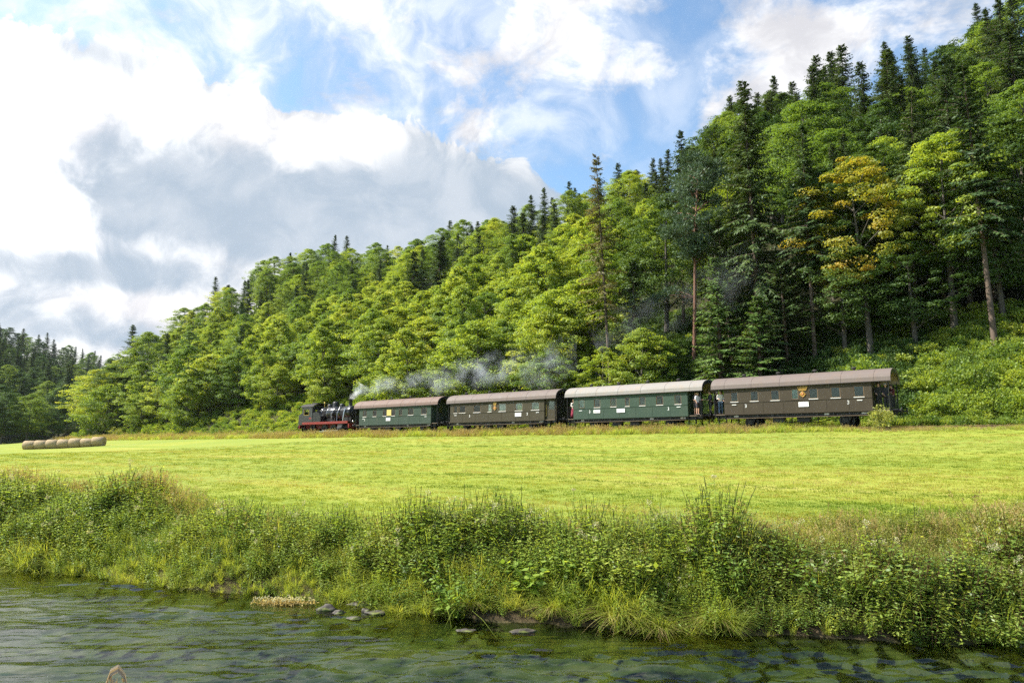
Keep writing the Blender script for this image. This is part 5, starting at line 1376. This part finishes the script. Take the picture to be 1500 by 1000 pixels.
spots = []
for D0, ss_ in ((55.6, np.arange(-4.5, 9, 2.3)), (57.8, np.arange(-5, 9.5, 2.6)), (60.2, np.arange(-5, 8.5, 2.8))):
    for a in ss_: spots.append((a + rng.uniform(-.5, .5), D0 + rng.uniform(-.5, .5)))
rows = {55.6: 'lower', 57.8: 'middle', 60.2: 'upper'}
byrow = {'lower': [], 'middle': [], 'upper': []}
for a, D0 in spots: byrow[rows[min(rows, key=lambda q: abs(q - D0))]].append((a, D0))
for rw_, lst in byrow.items():
    lst.sort(key=lambda q: -q[0])
    for i, (a, D0) in enumerate(lst):
        put_parts('bramble_bush', SH[int(rng.integers(0, 3))], *sd(a, D0), rng.uniform(.8, 1.15), f'{ORD[i]} bramble bush from the last coach in the {rw_} row of the slope', 'bush', 'bramble bushes on the slope')
put_parts('elder_bush', SH[2], *sd(12.0, 57.6), 1.55, 'pointed bright shrub rising over the roof of the last coach', 'bush', 'shrubs along the line', dz=.2)
put_parts('leafy_shrub', SH[3], *sd(9.35, 48.0), .78, 'yellow-green shrub in front of the rear wheels of the last coach', 'bush', 'shrubs along the line')
for i, (a, D0, k, sc_, lb) in enumerate([(84, 55.5, 0, .75, 'low shrub in the pale grass just ahead of the locomotive'), (95, 55, 2, .8, 'upright shrub at the wood edge ahead of the locomotive'), (104, 54.6, 1, .7, 'dark rounded shrub in the grass strip left of the locomotive'),
                                         (118, 55, 0, .95, 'broad shrub halfway between hay bales and locomotive'), (131, 55.4, 2, 1.0, 'narrow shrub at the wood edge toward the spur tip'), (143, 54.5, 3, 1.15, 'yellow-green shrub near the spur tip'),
                                         (152, 52, 0, 1.3, 'leafy shrub at the foot of the spur, nearest the hay bales'), (62, 56, 3, .9, 'yellow-green shrub behind the first coach roof'), (47.2, 56.2, 3, 1.0, 'yellow-green shrub behind the second coach roof, left end'), (37.6, 56, 2, 1.0, 'bright shrub over the gap between second and third coach')]):
    put_parts('leafy_shrub', SH[k], *sd(a, D0), sc_, lb, 'bush', 'shrubs along the line')

PARTS = {'stem': ['stem', 'stem_red', 'dead'], 'leaves': ['herb', 'herb_dark', 'blade', 'lime', 'silver', 'straw'], 'flowers': ['cream']}
def k_tuss(seed): return Plant(seed).blades(420, .25, .55, .007, .16, 1.15, upz=.9, K=6).blades(160, .25, .5, .006, .16, 1.25, 'straw', upz=.85, K=6)
def k_broad(seed):
    p = Plant(seed); P, L_ = p.stems(10, .35, .62, .16, .55, 'stem', .010); p.leaves_on(P, .2, 6, .19, .75, 'herb', .35); return p
def k_clump(seed):
    p = Plant(seed); P, L_ = p.stems(24, .35, .65, .26, .65, 'stem', .008); p.leaves_on(P, .15, 9, .095, .5, 'herb', .3); p.blades(70, .4, .75, .010, .2, 1.5, 'blade'); return p
def k_sprawl(seed):
    p = Plant(seed); P, L_ = p.stems(10, .5, .9, .2, .5, 'stem_red', .010); p.leaves_on(P, .15, 8, .20, .36, 'herb_dark', .25); return p
def k_umbel(seed):
    p = Plant(seed); P, L_ = p.stems(1, 1.25, 1.3, .01, .06, 'stem', .012); p.leaves_on(P, .1, 5, .12, .4, 'herb'); p.cloud(90, P[0, -1], (.06, .06, .025), .022, .8, 'cream'); return p


PL = {'clump': k_clump(201).parts(PARTS), 'tussock': k_tuss(202).parts(PARTS), 'broad': k_broad(203).parts(PARTS), 'sprawl': k_sprawl(204).parts(PARTS), 'sweet': k_sweet(205).parts(PARTS), 'umbel': k_umbel(206).parts(PARTS), 'silver': k_silver(207).parts(PARTS), 'lance': k_lance(208).parts(PARTS)}
for key, nm, x, y, sc_, lb in [
    ('clump', 'herb_clump', -0.876, 11.092, 1.300, 'round leafy clump standing alone at the water edge beside the mossy stones'),
    ('tussock', 'grass_tussock', -0.639, 11.063, 0.806, 'hanging grass tussock on the lee of the round leafy clump'),
    ('broad', 'broadleaf_herb', 0.266, 11.053, 0.975, 'small bright herb at the water between clump and tussocks'),
    ('tussock', 'grass_tussock', 0.638, 10.691, 0.975, 'grey drooping tussock touching the water, first of the tussock row'),
    ('tussock', 'grass_tussock', 1.549, 10.400, 1.235, 'large tussock with combed drooping blades, middle of the tussock row'),
    ('tussock', 'grass_tussock', 2.117, 10.250, 1.105, 'tussock beside the combed one, drooping to the water'),
    ('tussock', 'grass_tussock', 2.905, 10.250, 1.170, 'last green tussock before the dark overhung bank'),
    ('broad', 'broadleaf_herb', 1.111, 10.988, 0.950, 'broad-leaved herb above the drooping tussocks'),
    ('broad', 'broadleaf_herb', 1.712, 10.781, 1.000, 'broad-leaved herb with pale leaves over the combed tussock'),
    ('sprawl', 'knotweed_plant', 4.311, 10.312, 0.850, 'large-leaved plant in the dark overhung bank, leftmost of three'),
    ('sprawl', 'knotweed_plant', 4.917, 10.138, 0.900, 'large-leaved plant with pale glossy leaves, middle of three'),
    ('sprawl', 'knotweed_plant', 5.742, 10.132, 0.850, 'large-leaved plant in the dark overhung bank, rightmost of three'),
    ('sweet', 'meadowsweet', -0.589, 12.197, 0.950, 'cream flowered meadowsweet above the round leafy clump'),
    ('sweet', 'meadowsweet', 0.059, 12.150, 1.000, 'tall cream flowered meadowsweet in the middle of the bank'),
    ('sweet', 'meadowsweet', 4.264, 11.072, 0.900, 'cream flowered meadowsweet beside the large-leaved plants'),
    ('umbel', 'white_umbel', 3.629, 12.403, 0.800, 'single white flower head on a tall stalk above the bank'),
    ('umbel', 'white_umbel', 1.148, 12.772, 0.660, 'pale flower head on a stalk over the silvery grass'),
    ('silver', 'silver_grass', 2.756, 12.150, 1.000, 'silvery grass fountain on the bank top, largest one'),
    ('silver', 'silver_grass', 3.871, 12.153, 0.850, 'silvery grass beside the white flower stalk'),
    ('silver', 'silver_grass', -1.138, 13.079, 0.850, 'silvery grass above the cream flowered meadowsweet'),
    ('lance', 'willowherb', -7.861, 15.151, 0.900, 'tall narrow-leaved willowherb on the shady reach of the bank'),
    ('lance', 'willowherb', -9.923, 16.221, 1.000, 'narrow-leaved willowherb nearest the calm water'),
    ('clump', 'herb_clump', -3.300, 12.650, 0.800, 'leafy clump leaning over the water behind the white water flowers'),
    ('clump', 'herb_clump', -4.658, 13.197, 0.750, 'leafy clump halfway along the straight bank')]:
    put_parts(nm, PL[key], x, y, sc_, lb, 'plant', 'plants one can pick out on the river bank')

# ------------------------------------------------------------------ stones and water flowers at the foot of the bank
M['stone'] = mat('stone', lambda q, out: (lambda n_, m_: principled(q, out, q.mix(q.ss(m_, .5, .62), q.ramp(n_, [(.3, (.018, .015, .011)), (.7, (.075, .060, .044))]), (.11, .13, .02)), .7, 0, (n_, .6, .03)))(q.noise(q.new('ShaderNodeTexCoord').outputs['Object'], 7, 5), q.noise(q.new('ShaderNodeTexCoord').outputs['Object'], 3, 3)))
for i, (x, y, a, b, c, lb) in enumerate([(-2.968, 11.433, .20, .13, .11, 'dark wet stone in the shallows beside the water flowers'), (-2.716, 11.253, .12, .09, .06, 'small stone touching the dark wet one'), (-2.483, 11.812, .30, .12, .06, 'long flat stone under the bank edge'),
                                            (-2.297, 11.253, .10, .10, .08, 'mossy yellow-green stone at the end of the shallows'), (-2.138, 11.208, .22, .14, .06, 'pinkish flat stone next to the mossy one'), (-0.657, 10.175, .20, .10, .05, 'pale flat stone in the water before the leafy clump'), (0.144, 10.139, .24, .10, .06, 'grey stone awash in front of the tussocks'),
                                            (-2.391, 10.909, .16, .10, .04, 'low stone awash below the long flat one')]):
    r_ = np.random.default_rng(400 + i); bmx = bmesh.new(); bmesh.ops.create_icosphere(bmx, subdivisions=3, radius=1)
    for v in bmx.verts:
        k_ = 1 + .25 * math.sin(v.co.x * 3 + i) * math.cos(v.co.y * 4 + i * 2) + .12 * math.sin(v.co.z * 7 + i) + r_.normal() * .03
        v.co = Vector((v.co.x * a * k_, v.co.y * b * k_, v.co.z * c * k_))
    me_ = bpy.data.meshes.new('river_stone'); bmx.to_mesh(me_); bmx.free(); me_.materials.append(M['stone']); me_.polygons.foreach_set('use_smooth', [True] * len(me_.polygons))
    o = link('river_stone', me_); o.location = (x, y, -.01); o.scale = (.75, .75, .9); o.rotation_euler = (0, 0, r_.uniform(-.3, .3)); tag(o, lb, 'stone', 'stones at the foot of the bank')
p = Plant(500); r = p.r
for i in range(110):
    x, y = r.normal(0, .26), r.normal(0, .055); h_ = .05 + .05 * r.random(); p.cloud(7, (x, y, h_), (.014, .014, .006), .018, .9, 'cream', 1); p.cloud(10, (x, y, .02), (.05, .04, .015), .05, .3, 'straw', .3)
    p.ribbon('stem', np.array([[(x, y, -.05), (x, y, h_)]]), np.full((1, 2), .004), np.array([[1.0, 0, 0]]), np.array([.5]))
x, y = -3.854, 11.861
e = empty('water_crowfoot', (x, y, 0.0), -.1); tag(e, 'mat of small white water flowers floating near the bank', 'plant', 'plants one can pick out on the river bank')
for nm, me_ in p.parts({'flowers': ['cream'], 'leaves': ['straw'], 'stem': ['stem']}): link(nm, me_, e)
# near bank, just below the frame: one dried flower head reaches into the picture
p = Plant(510); x, y = -1.12, 2.02; hs_ = 1.99 - float(ground_z(x, y)); P, L_ = p.stems(1, hs_, hs_ + .005, .005, .03, 'dead', .010); top = P[0, -1]
arc_ = np.array([[top, top + [.03, 0, .045], top + [.075, 0, .055], top + [.12, 0, .03], top + [.15, 0, -.02]]]); p.ribbon('dead', arc_, np.array([[.022, .026, .026, .022, .012]]), np.array([[0, .7, .7]]), np.array([.9])); p.ribbon('dead', arc_ + [0, 0, -.004], np.array([[.02, .024, .024, .02, .01]]), np.array([[0, .7, -.7]]), np.array([.95]))
p.cloud(40, top + [.06, 0, .0], (.08, .03, .03), .022, .6, 'dead', .2)
e = put_parts('dried_stalk', p.parts({'stem': ['dead']}), x, y, 1.0, 'curled brown dried flower stalk in front of the water', 'plant', None, rz=.3); e.scale = (.42, .42, 1.0); e.location.z -= .03

# ------------------------------------------------------------------ smoke
def smoke_mat(name, dens, length, r0, r1, colr, rim):
    def f(q, out):
        pos = q.new('ShaderNodeTexCoord').outputs['Object']; x, y, z = q.sep(pos)
        t = q.m('DIVIDE', x, length, clamp=True); rad = q.m('ADD', r0, q.m('MULTIPLY', q.m('POWER', t, .7), r1 - r0))
        n = q.noise(q.v('ADD', pos, (3.1, 0, 1.7)), .55, 4, .6, .4)
        wob = q.m('MULTIPLY', q.m('SUBTRACT', q.noise(q.comb(x, 0, 5), .22, 2), .5), q.m('MULTIPLY', rad, 1.6))
        rr_ = q.m('SQRT', q.m('ADD', q.m('POWER', y, 2.0), q.m('POWER', q.m('SUBTRACT', z, wob), 2.0)))
        fall = q.ss(q.m('DIVIDE', rr_, rad), 1.0, .15)
        puff = q.ss(n, .44, .66)
        dn = q.m('MULTIPLY', q.m('MULTIPLY', fall, puff), q.m('MULTIPLY', dens, q.m('POWER', q.m('DIVIDE', r0, rad), rim)))
        dn = q.m('MULTIPLY', dn, q.ss(t, 1.0, .8))
        v = q.new('ShaderNodeVolumePrincipled'); q.put(v.inputs['Color'], (*colr, 1)); q.put(v.inputs['Density'], dn); v.inputs['Anisotropy'].default_value = .25
        q.l.new(v.outputs[0], out.inputs['Volume'])
    m_ = mat(name, f); return m_


def smoke_hull(name, a, b, r0, r1, dens, colr, rim, label):
    a = Vector(a); b = Vector(b); ln = (b - a).length
    k = MB(); n_ = 14; k.tube([(ln * i / n_, 0, 0) for i in range(n_ + 1)], [(r0 + (r1 - r0) * (i / n_) ** .7) * 1.25 for i in range(n_ + 1)], 14)
    o = k.obj(name, smoke_mat(name, dens, ln, r0, r1, colr, rim)); o.location = a
    dv = (b - a).normalized(); o.rotation_euler = (0, -math.asin(dv.z), math.atan2(dv.y, dv.x)); tag(o, label, None, None, 'stuff'); return o


x0, y0 = sd(65.75, 50.5); x1, y1 = sd(63.9, 50.8)
smoke_hull('smoke', (x0, y0, RAILZ + 4.15), (x1, y1, RAILZ + 6.3), 0.30, 1.0, 4.5, (.95, .95, .96), .6, 'white smoke rising out of the chimney')
x0, y0 = sd(64.6, 50.7); x1, y1 = sd(33.5, 53.0)
smoke_hull('smoke', (x0, y0, RAILZ + 5.3), (x1, y1, RAILZ + 6.9), .8, 2.6, .62, (.80, .86, .96), .95, 'trail of blue grey smoke over the coaches')
x0, y0 = sd(33.5, 54.0); x1, y1 = sd(18.5, 57.0)
smoke_hull('smoke', (x0, y0, RAILZ + 8.8), (x1, y1, RAILZ + 14.5), 2.2, 3.0, .03, (.82, .87, .95), .3, 'thin smoke hanging in front of the tall trees')

# ------------------------------------------------------------------ air
def haze_mat(q, out):
    v = q.new('ShaderNodeVolumePrincipled'); v.inputs['Color'].default_value = (.80, .88, 1.0, 1); v.inputs['Density'].default_value = .000045; v.inputs['Anisotropy'].default_value = .3
    q.l.new(v.outputs[0], out.inputs['Volume'])


M['haze'] = mat('haze', haze_mat)
tag(MB().box(-1150, 950, -950, 1150, -1.9, 112).obj('haze', M['haze']), 'thin summer haze in the valley air', None, None, 'stuff')
